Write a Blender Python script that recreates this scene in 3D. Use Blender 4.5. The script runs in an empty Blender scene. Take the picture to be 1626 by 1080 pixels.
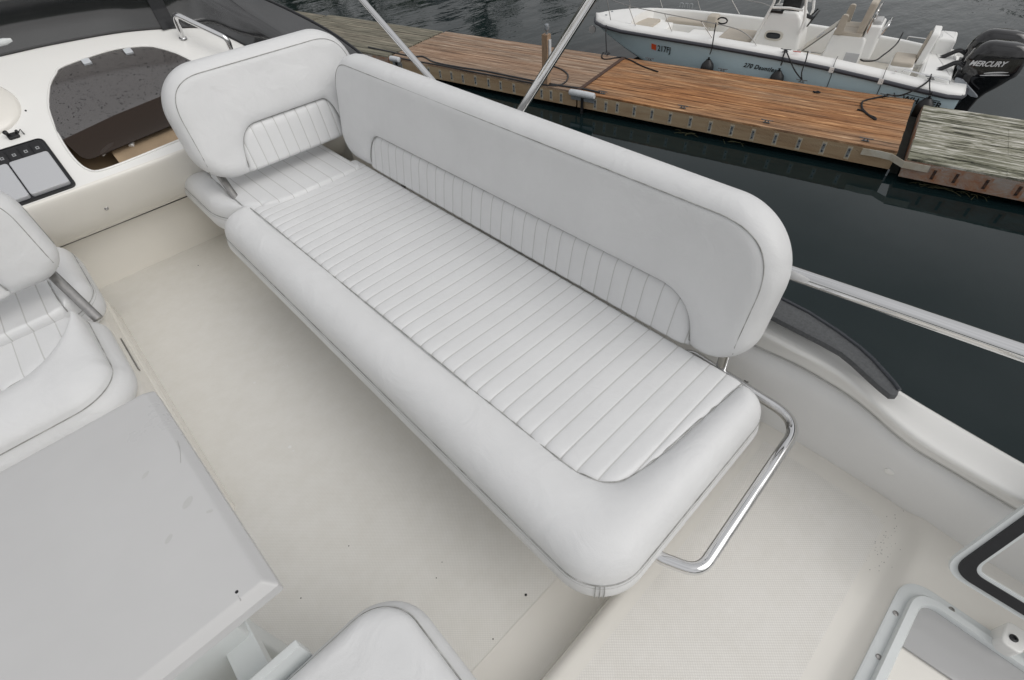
import bpy, bmesh, math, random
import numpy as np
from mathutils import Vector, Matrix
R = math.radians
random.seed(7); rng = np.random.default_rng(7)
SC = bpy.context.scene
COL = SC.collection

# ------------------------------------------------------------------ camera
CAM = np.array([0.0, 0.0, 1.5])
M = np.array([[0.71861167, 0.53080498, -0.4492698],
              [-0.6930586, 0.49355679, -0.52542503],
              [-0.05715806, 0.68894686, 0.72255462]])
F = 794.37
cam = bpy.data.cameras.new("camera")
cam.sensor_width = 36.0
cam.lens = F / 1626 * 36.0
cam.clip_start = 0.02
cam.clip_end = 3000
co = bpy.data.objects.new("camera", cam)
m4 = Matrix([list(M[0]) + [CAM[0]], list(M[1]) + [CAM[1]], list(M[2]) + [CAM[2]], [0, 0, 0, 1]])
co.matrix_world = m4
COL.objects.link(co)
SC.camera = co
SC.cycles.diffuse_bounces = 10; SC.cycles.max_bounces = 14

# ------------------------------------------------------------------ sky, sun, exposure
SUN_EL, SUN_AZ = 46.0, 160.0            # degrees; azimuth clockwise from +Y
w = bpy.data.worlds.new("World"); SC.world = w; w.use_nodes = True
nt = w.node_tree; nt.nodes.clear()
out = nt.nodes.new("ShaderNodeOutputWorld"); bg = nt.nodes.new("ShaderNodeBackground")
sky = nt.nodes.new("ShaderNodeTexSky"); sky.sky_type = 'NISHITA'; sky.sun_disc = False
sky.sun_elevation = R(SUN_EL); sky.sun_rotation = R(SUN_AZ); sky.dust_density = 6.0; sky.air_density = 1.5
hsv = nt.nodes.new("ShaderNodeHueSaturation"); hsv.inputs['Saturation'].default_value = 0.17
tc = nt.nodes.new("ShaderNodeTexCoord")
sep = nt.nodes.new("ShaderNodeSeparateXYZ")
nz = nt.nodes.new("ShaderNodeTexNoise"); nz.inputs['Scale'].default_value = 2.2; nz.inputs['Detail'].default_value = 5
mp = nt.nodes.new("ShaderNodeMapping"); mp.inputs['Scale'].default_value = (1, 1, 2.6)
mr = nt.nodes.new("ShaderNodeMapRange"); mr.inputs['From Min'].default_value = 0.3; mr.inputs['From Max'].default_value = 0.7
mr.inputs['To Min'].default_value = 0.72; mr.inputs['To Max'].default_value = 1.25
# overcast luminance: brighter overhead than at the horizon
ov = nt.nodes.new("ShaderNodeMapRange"); ov.inputs['From Min'].default_value = 0.0; ov.inputs['From Max'].default_value = 1.0
ov.inputs['To Min'].default_value = 0.93; ov.inputs['To Max'].default_value = 1.12
mu = nt.nodes.new("ShaderNodeMath"); mu.operation = 'MULTIPLY'
vm = nt.nodes.new("ShaderNodeVectorMath"); vm.operation = 'SCALE'
L = nt.links.new
L(sky.outputs[0], hsv.inputs['Color'])
L(tc.outputs['Generated'], sep.inputs[0]); L(tc.outputs['Generated'], mp.inputs[0]); L(mp.outputs[0], nz.inputs['Vector'])
L(nz.outputs['Fac'], mr.inputs['Value']); L(sep.outputs['Z'], ov.inputs['Value'])
L(mr.outputs[0], mu.inputs[0]); L(ov.outputs[0], mu.inputs[1])
cm = nt.nodes.new("ShaderNodeMixRGB"); cm.inputs[0].default_value = 0.6; cm.inputs[2].default_value = (6.6, 6.6, 6.66, 1)   # cloud layer
L(hsv.outputs[0], cm.inputs[1]); L(cm.outputs[0], vm.inputs[0]); L(mu.outputs[0], vm.inputs['Scale'])
L(vm.outputs[0], bg.inputs['Color']); bg.inputs['Strength'].default_value = 0.10
L(bg.outputs[0], out.inputs['Surface'])
sl = bpy.data.lights.new("sun", 'SUN'); sl.energy = 0.75; sl.angle = R(55); sl.color = (1.0, 0.975, 0.94)
so = bpy.data.objects.new("sun", sl)
sd = Vector((math.sin(R(SUN_AZ)) * math.cos(R(SUN_EL)), math.cos(R(SUN_AZ)) * math.cos(R(SUN_EL)), math.sin(R(SUN_EL))))
so.rotation_euler = sd.to_track_quat('Z', 'Y').to_euler(); so.location = (5, 5, 20)
COL.objects.link(so)
SC.view_settings.view_transform = 'Standard'; SC.view_settings.look = 'None'
SC.view_settings.exposure = -0.02; SC.view_settings.gamma = 1.0

# ------------------------------------------------------------------ measuring helpers
def ray(x, y):
    return M @ np.array([x - 813.0, 540.0 - y, -F])
def W(x, y, z):                       # world point seen at pixel (x, y) at height z
    r = ray(x, y); return tuple(CAM + r * ((z - 1.5) / r[2]))
DA = 1.78033861
U = np.array([math.cos(DA), math.sin(DA)]); N = np.array([U[1], -U[0]])
def Q(a, c, z):                       # dock coordinates: a along, c away from the yacht
    return (a * U[0] + c * N[0], a * U[1] + c * N[1], z)
PW = -3.23                            # water level
DT = -2.80                            # dock top

# ------------------------------------------------------------------ materials
def mat(name, col, rough=0.5, metal=0.0, var=0.0, vscale=6.0, bump=0.0, bscale=200.0, col2=None, spec=None,
        alpha=1.0, stretch=None, rvar=0.0, coat=0.0, dots=None, detail=4):
    m = bpy.data.materials.new(name); m.use_nodes = True
    n = m.node_tree; b = n.nodes['Principled BSDF']
    b.inputs['Roughness'].default_value = rough; b.inputs['Metallic'].default_value = metal
    b.inputs['Base Color'].default_value = (*col, 1)
    if spec is not None: b.inputs['Specular IOR Level'].default_value = spec
    if coat: b.inputs['Coat Weight'].default_value = coat; b.inputs['Coat Roughness'].default_value = 0.08
    b.inputs['Alpha'].default_value = alpha
    t = n.nodes.new("ShaderNodeTexCoord"); src = t.outputs['Object']
    if stretch:
        mpp = n.nodes.new("ShaderNodeMapping"); mpp.inputs['Scale'].default_value = stretch
        n.links.new(src, mpp.inputs[0]); src = mpp.outputs[0]
    if var > 0 or col2 is not None:
        z = n.nodes.new("ShaderNodeTexNoise"); z.inputs['Scale'].default_value = vscale; z.inputs['Detail'].default_value = detail
        z.inputs['Roughness'].default_value = 0.6
        n.links.new(src, z.inputs['Vector'])
        cr = n.nodes.new("ShaderNodeValToRGB"); cr.color_ramp.elements[0].position = 0.32; cr.color_ramp.elements[1].position = 0.68
        c2 = col2 if col2 is not None else tuple(c * (1 - var) for c in col)
        cr.color_ramp.elements[0].color = (*c2, 1); cr.color_ramp.elements[1].color = (*col, 1)
        n.links.new(z.outputs['Fac'], cr.inputs[0]); n.links.new(cr.outputs[0], b.inputs['Base Color'])
        if rvar:
            q = n.nodes.new("ShaderNodeMapRange"); q.inputs['To Min'].default_value = rough - rvar; q.inputs['To Max'].default_value = rough + rvar
            n.links.new(z.outputs['Fac'], q.inputs['Value']); n.links.new(q.outputs[0], b.inputs['Roughness'])
    if bump > 0:
        bn = n.nodes.new("ShaderNodeBump"); bn.inputs['Strength'].default_value = bump; bn.inputs['Distance'].default_value = 0.001
        if dots:
            v = n.nodes.new("ShaderNodeTexVoronoi"); v.inputs['Randomness'].default_value = 0.0; v.inputs['Scale'].default_value = 1 / dots
            v.voronoi_dimensions = '2D'
            n.links.new(src, v.inputs['Vector']); n.links.new(v.outputs['Distance'], bn.inputs['Height'])
        else:
            v = n.nodes.new("ShaderNodeTexNoise"); v.inputs['Scale'].default_value = bscale; v.inputs['Detail'].default_value = 3
            n.links.new(src, v.inputs['Vector']); n.links.new(v.outputs['Fac'], bn.inputs['Height'])
        n.links.new(bn.outputs[0], b.inputs['Normal'])
    return m

VINYL = mat('white_vinyl', (0.745, 0.75, 0.755), 0.47, var=0.055, vscale=6, detail=9, bump=0.35, bscale=420, rvar=0.06)
VINYLP = mat('pleated_vinyl', (0.75, 0.755, 0.76), 0.42, var=0.05, vscale=7, bump=0.3, bscale=420)
STITCH = mat('stitching', (0.50, 0.50, 0.49), 0.8, col2=(0.22, 0.22, 0.205), vscale=22)
PLEAT = mat('pleat_seam', (0.56, 0.56, 0.55), 0.7)
GEL = mat('cream_gelcoat', (0.83, 0.805, 0.75), 0.22, var=0.05, vscale=3, coat=0.3)
GELW = mat('white_gelcoat', (0.88, 0.875, 0.85), 0.2, var=0.03, vscale=3, coat=0.3)
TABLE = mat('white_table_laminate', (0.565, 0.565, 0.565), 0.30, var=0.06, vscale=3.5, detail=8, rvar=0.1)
LINER = mat('padded_liner', (0.85, 0.85, 0.845), 0.45, var=0.03, vscale=4)
CHROME = mat('stainless_steel', (0.78, 0.78, 0.785), 0.05, metal=1.0)
BRUSH = mat('brushed_steel', (0.42, 0.41, 0.40), 0.28, metal=1.0, var=0.2, vscale=60)
BLACK = mat('black_rubber', (0.015, 0.015, 0.017), 0.45, var=0.3, vscale=30)
BLACKP = mat('black_plastic', (0.02, 0.021, 0.024), 0.3, var=0.3, vscale=20)
GREYLID = mat('grey_lid_plastic', (0.50, 0.51, 0.53), 0.35, bump=0.3, bscale=300)
FINM = mat('speckled_grey_plastic', (0.105, 0.11, 0.115), 0.6, col2=(0.07, 0.073, 0.077), vscale=160, bump=0.5, bscale=300)
FINE = mat('dark_edge_trim', (0.05, 0.055, 0.065), 0.25)
BEIGE = mat('beige_lining', (0.42, 0.31, 0.2), 0.7, var=0.2, vscale=9)
WHITEP = mat('white_painted_metal', (0.72, 0.75, 0.75), 0.35, var=0.05, vscale=20)
ROPE = mat('black_rope', (0.018, 0.018, 0.02), 0.9, bump=0.6, bscale=90)
TAN = mat('tan_upholstery', (0.50, 0.45, 0.38), 0.6, var=0.08, vscale=6)
BLUE = mat('pale_blue_hull_paint', (0.62, 0.78, 0.85), 0.18, var=0.04, vscale=2, coat=0.4)
BWHITE = mat('boat_white', (0.90, 0.90, 0.885), 0.4, var=0.03, vscale=3)
RUB = mat('grey_rubber_rail', (0.06, 0.062, 0.075), 0.5)
COWL = mat('gloss_black_cowl', (0.008, 0.008, 0.010), 0.12, coat=0.8)
DECALW = mat('silver_lettering', (0.72, 0.73, 0.75), 0.35)
DECALB = mat('black_lettering', (0.01, 0.01, 0.012), 0.4)
ORANGE = mat('orange_sticker', (0.85, 0.12, 0.04), 0.5)
REDM = mat('red_marking', (0.6, 0.05, 0.04), 0.5)
GALV = mat('galvanised_steel', (0.42, 0.45, 0.48), 0.4, metal=0.7, var=0.2, vscale=50)
RUST = mat('rusty_steel', (0.10, 0.05, 0.03), 0.8, col2=(0.05, 0.03, 0.025), vscale=30)
FLOATM = mat('dark_dock_float', (0.02, 0.024, 0.02), 0.8, var=0.5, vscale=5)
POSTW = mat('weathered_post_wood', (0.42, 0.28, 0.18), 0.8, col2=(0.26, 0.18, 0.12), vscale=10, stretch=(4, 4, 0.6))
FENDW = mat('white_fender_vinyl', (0.62, 0.65, 0.68), 0.4, var=0.12, vscale=10)

def wrinkle(m, scale, dist, strength):
    n = m.node_tree; b = n.nodes['Principled BSDF']; t = n.nodes.new("ShaderNodeTexCoord")
    z = n.nodes.new("ShaderNodeTexNoise"); z.inputs['Scale'].default_value = scale; z.inputs['Detail'].default_value = 5; z.inputs['Distortion'].default_value = 1.2
    bn = n.nodes.new("ShaderNodeBump"); bn.inputs['Strength'].default_value = strength; bn.inputs['Distance'].default_value = dist
    n.links.new(t.outputs['Object'], z.inputs['Vector']); n.links.new(z.outputs['Fac'], bn.inputs['Height'])
    lk = b.inputs['Normal'].links
    if lk: n.links.new(bn.outputs[0], lk[0].from_node.inputs['Normal'])
    else: n.links.new(bn.outputs[0], b.inputs['Normal'])
wrinkle(VINYL, 9, 0.010, 0.42); wrinkle(VINYLP, 16, 0.006, 0.25); wrinkle(LINER, 5, 0.008, 0.2)

def smoke(name, base, alpha, rough, drops):
    m = mat(name, base, rough, alpha=alpha, spec=0.5); m.node_tree.nodes['Principled BSDF'].inputs['IOR'].default_value = 2.1
    n = m.node_tree; b = n.nodes['Principled BSDF']
    if drops:
        t = n.nodes.new("ShaderNodeTexCoord"); v = n.nodes.new("ShaderNodeTexVoronoi"); v.inputs['Scale'].default_value = 120
        z = n.nodes.new("ShaderNodeTexNoise"); z.inputs['Scale'].default_value = 55
        zm = n.nodes.new("ShaderNodeMixRGB"); zm.inputs[0].default_value = 0.03
        n.links.new(t.outputs['Object'], z.inputs['Vector']); n.links.new(t.outputs['Object'], zm.inputs[1]); n.links.new(z.outputs['Color'], zm.inputs[2])
        n.links.new(zm.outputs[0], v.inputs['Vector'])
        # drop radius varies per cell, many cells empty
        sp = n.nodes.new("ShaderNodeSeparateColor"); n.links.new(v.outputs['Color'], sp.inputs[0])
        mr2 = n.nodes.new("ShaderNodeMapRange"); mr2.inputs['From Min'].default_value = 0.45; mr2.inputs['From Max'].default_value = 1.0
        mr2.inputs['To Min'].default_value = 0.0; mr2.inputs['To Max'].default_value = 0.42
        n.links.new(sp.outputs[0], mr2.inputs['Value'])
        lt = n.nodes.new("ShaderNodeMath"); lt.operation = 'LESS_THAN'
        n.links.new(v.outputs['Distance'], lt.inputs[0]); n.links.new(mr2.outputs[0], lt.inputs[1])
        mx = n.nodes.new("ShaderNodeMixRGB"); mx.inputs[1].default_value = (*base, 1); mx.inputs[2].default_value = (0.02, 0.02, 0.022, 1)
        n.links.new(lt.outputs[0], mx.inputs[0]); n.links.new(mx.outputs[0], b.inputs['Base Color'])
        bn = n.nodes.new("ShaderNodeBump"); bn.inputs['Strength'].default_value = 0.6; bn.inputs['Distance'].default_value = 0.002
        dm = n.nodes.new('ShaderNodeMath'); dm.operation = 'MULTIPLY_ADD'; dm.inputs[1].default_value = -0.42; dm.inputs[2].default_value = 0.5; n.links.new(lt.outputs[0], dm.inputs[0]); n.links.new(dm.outputs[0], b.inputs['Specular IOR Level'])
        n.links.new(lt.outputs[0], bn.inputs['Height']); n.links.new(bn.outputs[0], b.inputs['Normal'])
    return m
SMOKE = smoke('smoked_acrylic_lid', (0.085, 0.078, 0.076), 0.85, 0.10, True)
LIPM = mat('brown_smoked_lip', (0.030, 0.019, 0.013), 0.12, alpha=0.88, spec=0.3)  # lid's own acrylic; dark reflection and brown interior painted into the colour
WINDS = smoke('smoked_windscreen', (0.022, 0.023, 0.025), 0.88, 0.06, False)
CLEAR = mat('frosted_pane', (0.50, 0.50, 0.50), 0.12, alpha=0.93, var=0.05, vscale=5)

def nonskid(name, col, d, strength):
    m = mat(name, col, 0.55, bump=strength, dots=d)
    n = m.node_tree; b = n.nodes['Principled BSDF']
    t = n.nodes.new("ShaderNodeTexCoord")
    v = n.nodes.new("ShaderNodeTexVoronoi"); v.voronoi_dimensions = '2D'; v.inputs['Randomness'].default_value = 0.0; v.inputs['Scale'].default_value = 1 / d
    rt = n.nodes.new("ShaderNodeMapping"); rt.inputs['Rotation'].default_value = (0, 0, R(45))
    n.links.new(t.outputs['Object'], rt.inputs[0]); n.links.new(rt.outputs[0], v.inputs['Vector'])
    for l in list(n.links):
        if l.to_node.type == 'TEX_VORONOI' and l.to_node != v: n.links.remove(l); 
    for nd in n.nodes:
        if nd.type == 'TEX_VORONOI' and nd != v: n.links.new(rt.outputs[0], nd.inputs['Vector'])
    cr = n.nodes.new("ShaderNodeValToRGB"); cr.color_ramp.elements[0].position = 0.15; cr.color_ramp.elements[1].position = 0.6
    cr.color_ramp.elements[0].color = (*col, 1); cr.color_ramp.elements[1].color = (*(c * 0.86 for c in col), 1)
    n.links.new(v.outputs['Distance'], cr.inputs[0])
    z = n.nodes.new("ShaderNodeTexNoise"); z.inputs['Scale'].default_value = 16; z.inputs['Detail'].default_value = 9; z.inputs['Roughness'].default_value = .75
    n.links.new(t.outputs['Object'], z.inputs['Vector'])
    c2 = n.nodes.new("ShaderNodeValToRGB"); c2.color_ramp.elements[0].position = 0.3; c2.color_ramp.elements[1].position = 0.62
    c2.color_ramp.elements[0].color = (0.945, 0.94, 0.925, 1); c2.color_ramp.elements[1].color = (1, 1, 1, 1)
    n.links.new(z.outputs['Fac'], c2.inputs[0])
    # tiny dark specks of dirt
    v2 = n.nodes.new("ShaderNodeTexVoronoi"); v2.inputs['Scale'].default_value = 9; n.links.new(t.outputs['Object'], v2.inputs['Vector'])
    ltn = n.nodes.new("ShaderNodeMath"); ltn.operation = 'GREATER_THAN'; ltn.inputs[1].default_value = 0.034
    n.links.new(v2.outputs['Distance'], ltn.inputs[0])
    spx = n.nodes.new("ShaderNodeSeparateColor"); n.links.new(v2.outputs['Color'], spx.inputs[0])
    g2 = n.nodes.new("ShaderNodeMath"); g2.operation = 'LESS_THAN'; g2.inputs[1].default_value = 0.8; n.links.new(spx.outputs[0], g2.inputs[0])
    mxx = n.nodes.new("ShaderNodeMath"); mxx.operation = 'MAXIMUM'; n.links.new(ltn.outputs[0], mxx.inputs[0]); n.links.new(g2.outputs[0], mxx.inputs[1])
    m1 = n.nodes.new("ShaderNodeMixRGB"); m1.blend_type = 'MULTIPLY'; m1.inputs[0].default_value = 1
    n.links.new(cr.outputs[0], m1.inputs[1]); n.links.new(c2.outputs[0], m1.inputs[2])
    m2 = n.nodes.new("ShaderNodeMixRGB"); m2.inputs[1].default_value = (0.12, 0.10, 0.08, 1)
    n.links.new(mxx.outputs[0], m2.inputs[0]); n.links.new(m1.outputs[0], m2.inputs[2])
    n.links.new(m2.outputs[0], b.inputs['Base Color'])
    return m
NSK = nonskid('deck_nonskid', (0.83, 0.815, 0.775), 0.0045, 0.35)
NSKP = nonskid('platform_nonskid', (0.85, 0.83, 0.79), 0.0055, 0.5)

def wood(name, stops, pstops, scale, plank, edge=None, extra=None):
    """planks run along local x; plank = width"""
    m = bpy.data.materials.new(name); m.use_nodes = True; n = m.node_tree; b = n.nodes['Principled BSDF']
    b.inputs['Roughness'].default_value = 0.8
    t = n.nodes.new("ShaderNodeTexCoord"); mpx = n.nodes.new("ShaderNodeMapping"); mpx.inputs['Scale'].default_value = scale
    sx = n.nodes.new("ShaderNodeSeparateXYZ"); n.links.new(t.outputs['Object'], sx.inputs[0])
    dv = n.nodes.new("ShaderNodeMath"); dv.operation = 'DIVIDE'; dv.inputs[1].default_value = plank; n.links.new(sx.outputs['Y'], dv.inputs[0])
    fl = n.nodes.new("ShaderNodeMath"); fl.operation = 'FLOOR'; n.links.new(dv.outputs[0], fl.inputs[0])
    wn = n.nodes.new("ShaderNodeTexWhiteNoise"); wn.noise_dimensions = '1D'; n.links.new(fl.outputs[0], wn.inputs['W'])
    cx = n.nodes.new("ShaderNodeVectorMath"); cx.operation = 'ADD'
    sc = n.nodes.new("ShaderNodeVectorMath"); sc.operation = 'SCALE'; sc.inputs['Scale'].default_value = 30; n.links.new(wn.outputs['Color'], sc.inputs[0])
    n.links.new(t.outputs['Object'], cx.inputs[0]); n.links.new(sc.outputs[0], cx.inputs[1]); n.links.new(cx.outputs[0], mpx.inputs[0])
    z = n.nodes.new("ShaderNodeTexNoise"); z.inputs['Scale'].default_value = 1; z.inputs['Detail'].default_value = 8; z.inputs['Roughness'].default_value = 0.72
    z.inputs['Distortion'].default_value = 0.6
    n.links.new(mpx.outputs[0], z.inputs['Vector'])
    cr = n.nodes.new("ShaderNodeValToRGB"); e = cr.color_ramp.elements
    for i, (p, c) in enumerate(stops):
        if i < 2: e[i].position = p; e[i].color = (*c, 1)
        else: k = e.new(p); k.color = (*c, 1)
    n.links.new(z.outputs['Fac'], cr.inputs[0])
    z2 = n.nodes.new("ShaderNodeTexNoise"); z2.inputs['Scale'].default_value = 1; z2.inputs['Detail'].default_value = 4
    mq = n.nodes.new("ShaderNodeMapping"); mq.inputs['Scale'].default_value = (0.35, 1.1, 1)
    n.links.new(t.outputs['Object'], mq.inputs[0]); n.links.new(mq.outputs[0], z2.inputs['Vector'])
    ad = n.nodes.new("ShaderNodeMath"); ad.operation = 'MULTIPLY_ADD'; ad.inputs[1].default_value = 0.35; n.links.new(wn.outputs['Value'], ad.inputs[0]); n.links.new(z2.outputs['Fac'], ad.inputs[2])
    c2 = n.nodes.new("ShaderNodeValToRGB"); e = c2.color_ramp.elements
    for i, (p, c) in enumerate(pstops):
        if i < 2: e[i].position = p; e[i].color = (*c, 1)
        else: k = e.new(p); k.color = (*c, 1)
    n.links.new(ad.outputs[0], c2.inputs[0])
    mx = n.nodes.new("ShaderNodeMixRGB"); mx.blend_type = 'MULTIPLY'; mx.inputs[0].default_value = 1
    n.links.new(cr.outputs[0], mx.inputs[1]); n.links.new(c2.outputs[0], mx.inputs[2])
    last = mx
    if edge:      # wetter, more orange board along the low-y edge
        g = n.nodes.new("ShaderNodeMapRange"); g.inputs['From Min'].default_value = edge[0]; g.inputs['From Max'].default_value = edge[1]
        g.inputs['To Min'].default_value = 1; g.inputs['To Max'].default_value = 0; n.links.new(sx.outputs['Y'], g.inputs['Value'])
        zz = n.nodes.new("ShaderNodeMath"); zz.operation = 'MULTIPLY'; n.links.new(g.outputs[0], zz.inputs[0]); n.links.new(z2.outputs['Fac'], zz.inputs[1])
        zs = n.nodes.new("ShaderNodeMath"); zs.operation = 'MULTIPLY'; zs.inputs[1].default_value = 1.4; zs.use_clamp = True; n.links.new(zz.outputs[0], zs.inputs[0])
        m3 = n.nodes.new("ShaderNodeMixRGB"); m3.blend_type = 'MULTIPLY'; m3.inputs[2].default_value = (*edge[2], 1)
        n.links.new(zs.outputs[0], m3.inputs[0]); n.links.new(mx.outputs[0], m3.inputs[1]); last = m3
    n.links.new(last.outputs[0], b.inputs['Base Color'])
    bn = n.nodes.new("ShaderNodeBump"); bn.inputs['Strength'].default_value = 0.7; bn.inputs['Distance'].default_value = 0.006
    n.links.new(z.outputs['Fac'], bn.inputs['Height']); n.links.new(bn.outputs[0], b.inputs['Normal'])
    return m
WOODB = wood('weathered_orange_decking', [(0.33, (0.08, 0.065, 0.055)), (0.45, (0.25, 0.18, 0.132)), (0.55, (0.37, 0.28, 0.21)), (0.66, (0.62, 0.56, 0.50))],
             [(0.35, (0.80, 0.86, 0.95)), (0.60, (1.0, 0.92, 0.80)), (0.85, (1.0, 0.82, 0.62))], (1.1, 14, 1), 0.14, (0.05, 0.6, (1.05, 0.74, 0.46)))
WOODF = wood('weathered_brown_decking', [(0.34, (0.10, 0.08, 0.065)), (0.46, (0.24, 0.17, 0.125)), (0.55, (0.33, 0.245, 0.185)), (0.66, (0.54, 0.46, 0.40))],
             [(0.25, (0.82, 0.86, 0.92)), (0.62, (1.0, 0.95, 0.88)), (0.95, (1.05, 0.88, 0.74))], (0.8, 15, 1), 0.14)
WOODG = wood('grey_mossy_decking', [(0.40, (0.045, 0.045, 0.035)), (0.465, (0.17, 0.17, 0.12)), (0.53, (0.30, 0.295, 0.25)), (0.61, (0.62, 0.61, 0.58))],
             [(0.25, (0.75, 0.78, 0.68)), (0.62, (0.95, 0.95, 0.90)), (0.95, (1.1, 1.08, 1.05))], (1.5, 12, 1), 0.19)
WOODD = wood('old_grey_decking', [(0.38, (0.05, 0.045, 0.035)), (0.47, (0.15, 0.14, 0.11)), (0.55, (0.22, 0.205, 0.165)), (0.66, (0.36, 0.34, 0.28))],
             [(0.25, (0.8, 0.82, 0.75)), (0.62, (0.95, 0.95, 0.90)), (0.95, (1.1, 1.05, 1.0))], (0.8, 22, 1), 0.14)
FASC = wood('pale_fascia_timber', [(0.3, (0.22, 0.13, 0.07)), (0.43, (0.35, 0.25, 0.155)), (0.6, (0.42, 0.33, 0.22)), (0.72, (0.50, 0.42, 0.32))],
            [(0.25, (0.8, 0.7, 0.6)), (0.5, (1.0, 0.97, 0.93)), (0.95, (1.0, 1.0, 1.0))], (0.5, 1.5, 6), 5.0)
FASCR = wood('rust_stained_fascia', [(0.36, (0.30, 0.10, 0.045)), (0.46, (0.36, 0.22, 0.15)), (0.55, (0.36, 0.33, 0.31)), (0.7, (0.45, 0.43, 0.42))],
             [(0.25, (0.8, 0.65, 0.55)), (0.5, (1.0, 0.97, 0.93)), (0.95, (1.0, 1.0, 1.0))], (1.6, 1.5, 3), 5.0)

def water_mat():
    m = bpy.data.materials.new('harbour_water'); m.use_nodes = True; n = m.node_tree; b = n.nodes['Principled BSDF']
    b.inputs['Base Color'].default_value = (0.006, 0.014, 0.0155, 1); b.inputs['Roughness'].default_value = 0.035; b.inputs['IOR'].default_value = 1.333; b.inputs['Specular IOR Level'].default_value = 0.55
    t = n.nodes.new("ShaderNodeTexCoord"); mpx = n.nodes.new("ShaderNodeMapping"); mpx.inputs['Rotation'].default_value = (0, 0, R(40)); mpx.inputs['Scale'].default_value = (0.6, 1.5, 1)
    n.links.new(t.outputs['Object'], mpx.inputs[0])
    hs = []
    for s, d, k in ((0.28, 2, 0.085), (1.3, 3, 0.026), (4.5, 3, 0.005)):
        z = n.nodes.new("ShaderNodeTexNoise"); z.inputs['Scale'].default_value = s; z.inputs['Detail'].default_value = d
        n.links.new(mpx.outputs[0], z.inputs['Vector'])
        q = n.nodes.new("ShaderNodeMath"); q.operation = 'MULTIPLY'; q.inputs[1].default_value = k; n.links.new(z.outputs['Fac'], q.inputs[0]); hs.append(q)
    a = n.nodes.new("ShaderNodeMath"); a.operation = 'ADD'; n.links.new(hs[0].outputs[0], a.inputs[0]); n.links.new(hs[1].outputs[0], a.inputs[1])
    a2 = n.nodes.new("ShaderNodeMath"); a2.operation = 'ADD'; n.links.new(a.outputs[0], a2.inputs[0]); n.links.new(hs[2].outputs[0], a2.inputs[1])
    # calm in the lee of the dock, livelier further out
    sx = n.nodes.new("ShaderNodeVectorMath"); sx.operation = 'LENGTH'; n.links.new(t.outputs['Object'], sx.inputs[0])
    mrr = n.nodes.new("ShaderNodeMapRange"); mrr.inputs['From Min'].default_value = 11; mrr.inputs['From Max'].default_value = 22
    mrr.inputs['To Min'].default_value = 0.10; mrr.inputs['To Max'].default_value = 1.0; n.links.new(sx.outputs['Value'], mrr.inputs['Value'])
    hm = n.nodes.new("ShaderNodeMath"); hm.operation = 'MULTIPLY'; n.links.new(a2.outputs[0], hm.inputs[0]); n.links.new(mrr.outputs[0], hm.inputs[1])
    bn = n.nodes.new("ShaderNodeBump"); bn.inputs['Strength'].default_value = 0.8; bn.inputs['Distance'].default_value = 1.0
    n.links.new(hm.outputs[0], bn.inputs['Height']); n.links.new(bn.outputs[0], b.inputs['Normal'])
    return m
WATER = water_mat()
LEAF = mat('leaf_green', (0.075, 0.095, 0.03), 0.7, col2=(0.03, 0.045, 0.015), vscale=1.2)
LEAFD = mat('leaf_dark_green', (0.04, 0.06, 0.022), 0.7, col2=(0.02, 0.03, 0.012), vscale=1.2)
LEAFB = mat('leaf_russet', (0.13, 0.085, 0.04), 0.7, col2=(0.07, 0.05, 0.025), vscale=1.2)
BARK = mat('bark', (0.09, 0.07, 0.055), 0.9, var=0.4, vscale=5)
EARTH = mat('shore_ground', (0.10, 0.10, 0.06), 0.9, col2=(0.07, 0.06, 0.045), vscale=0.3)
HOUSEG = mat('grey_clapboard', (0.33, 0.35, 0.37), 0.8, var=0.1, vscale=2)
ROOFM = mat('dark_shingle', (0.07, 0.07, 0.075), 0.9, var=0.3, vscale=3)
GLASSD = mat('window_glass', (0.02, 0.025, 0.03), 0.05)

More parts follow.
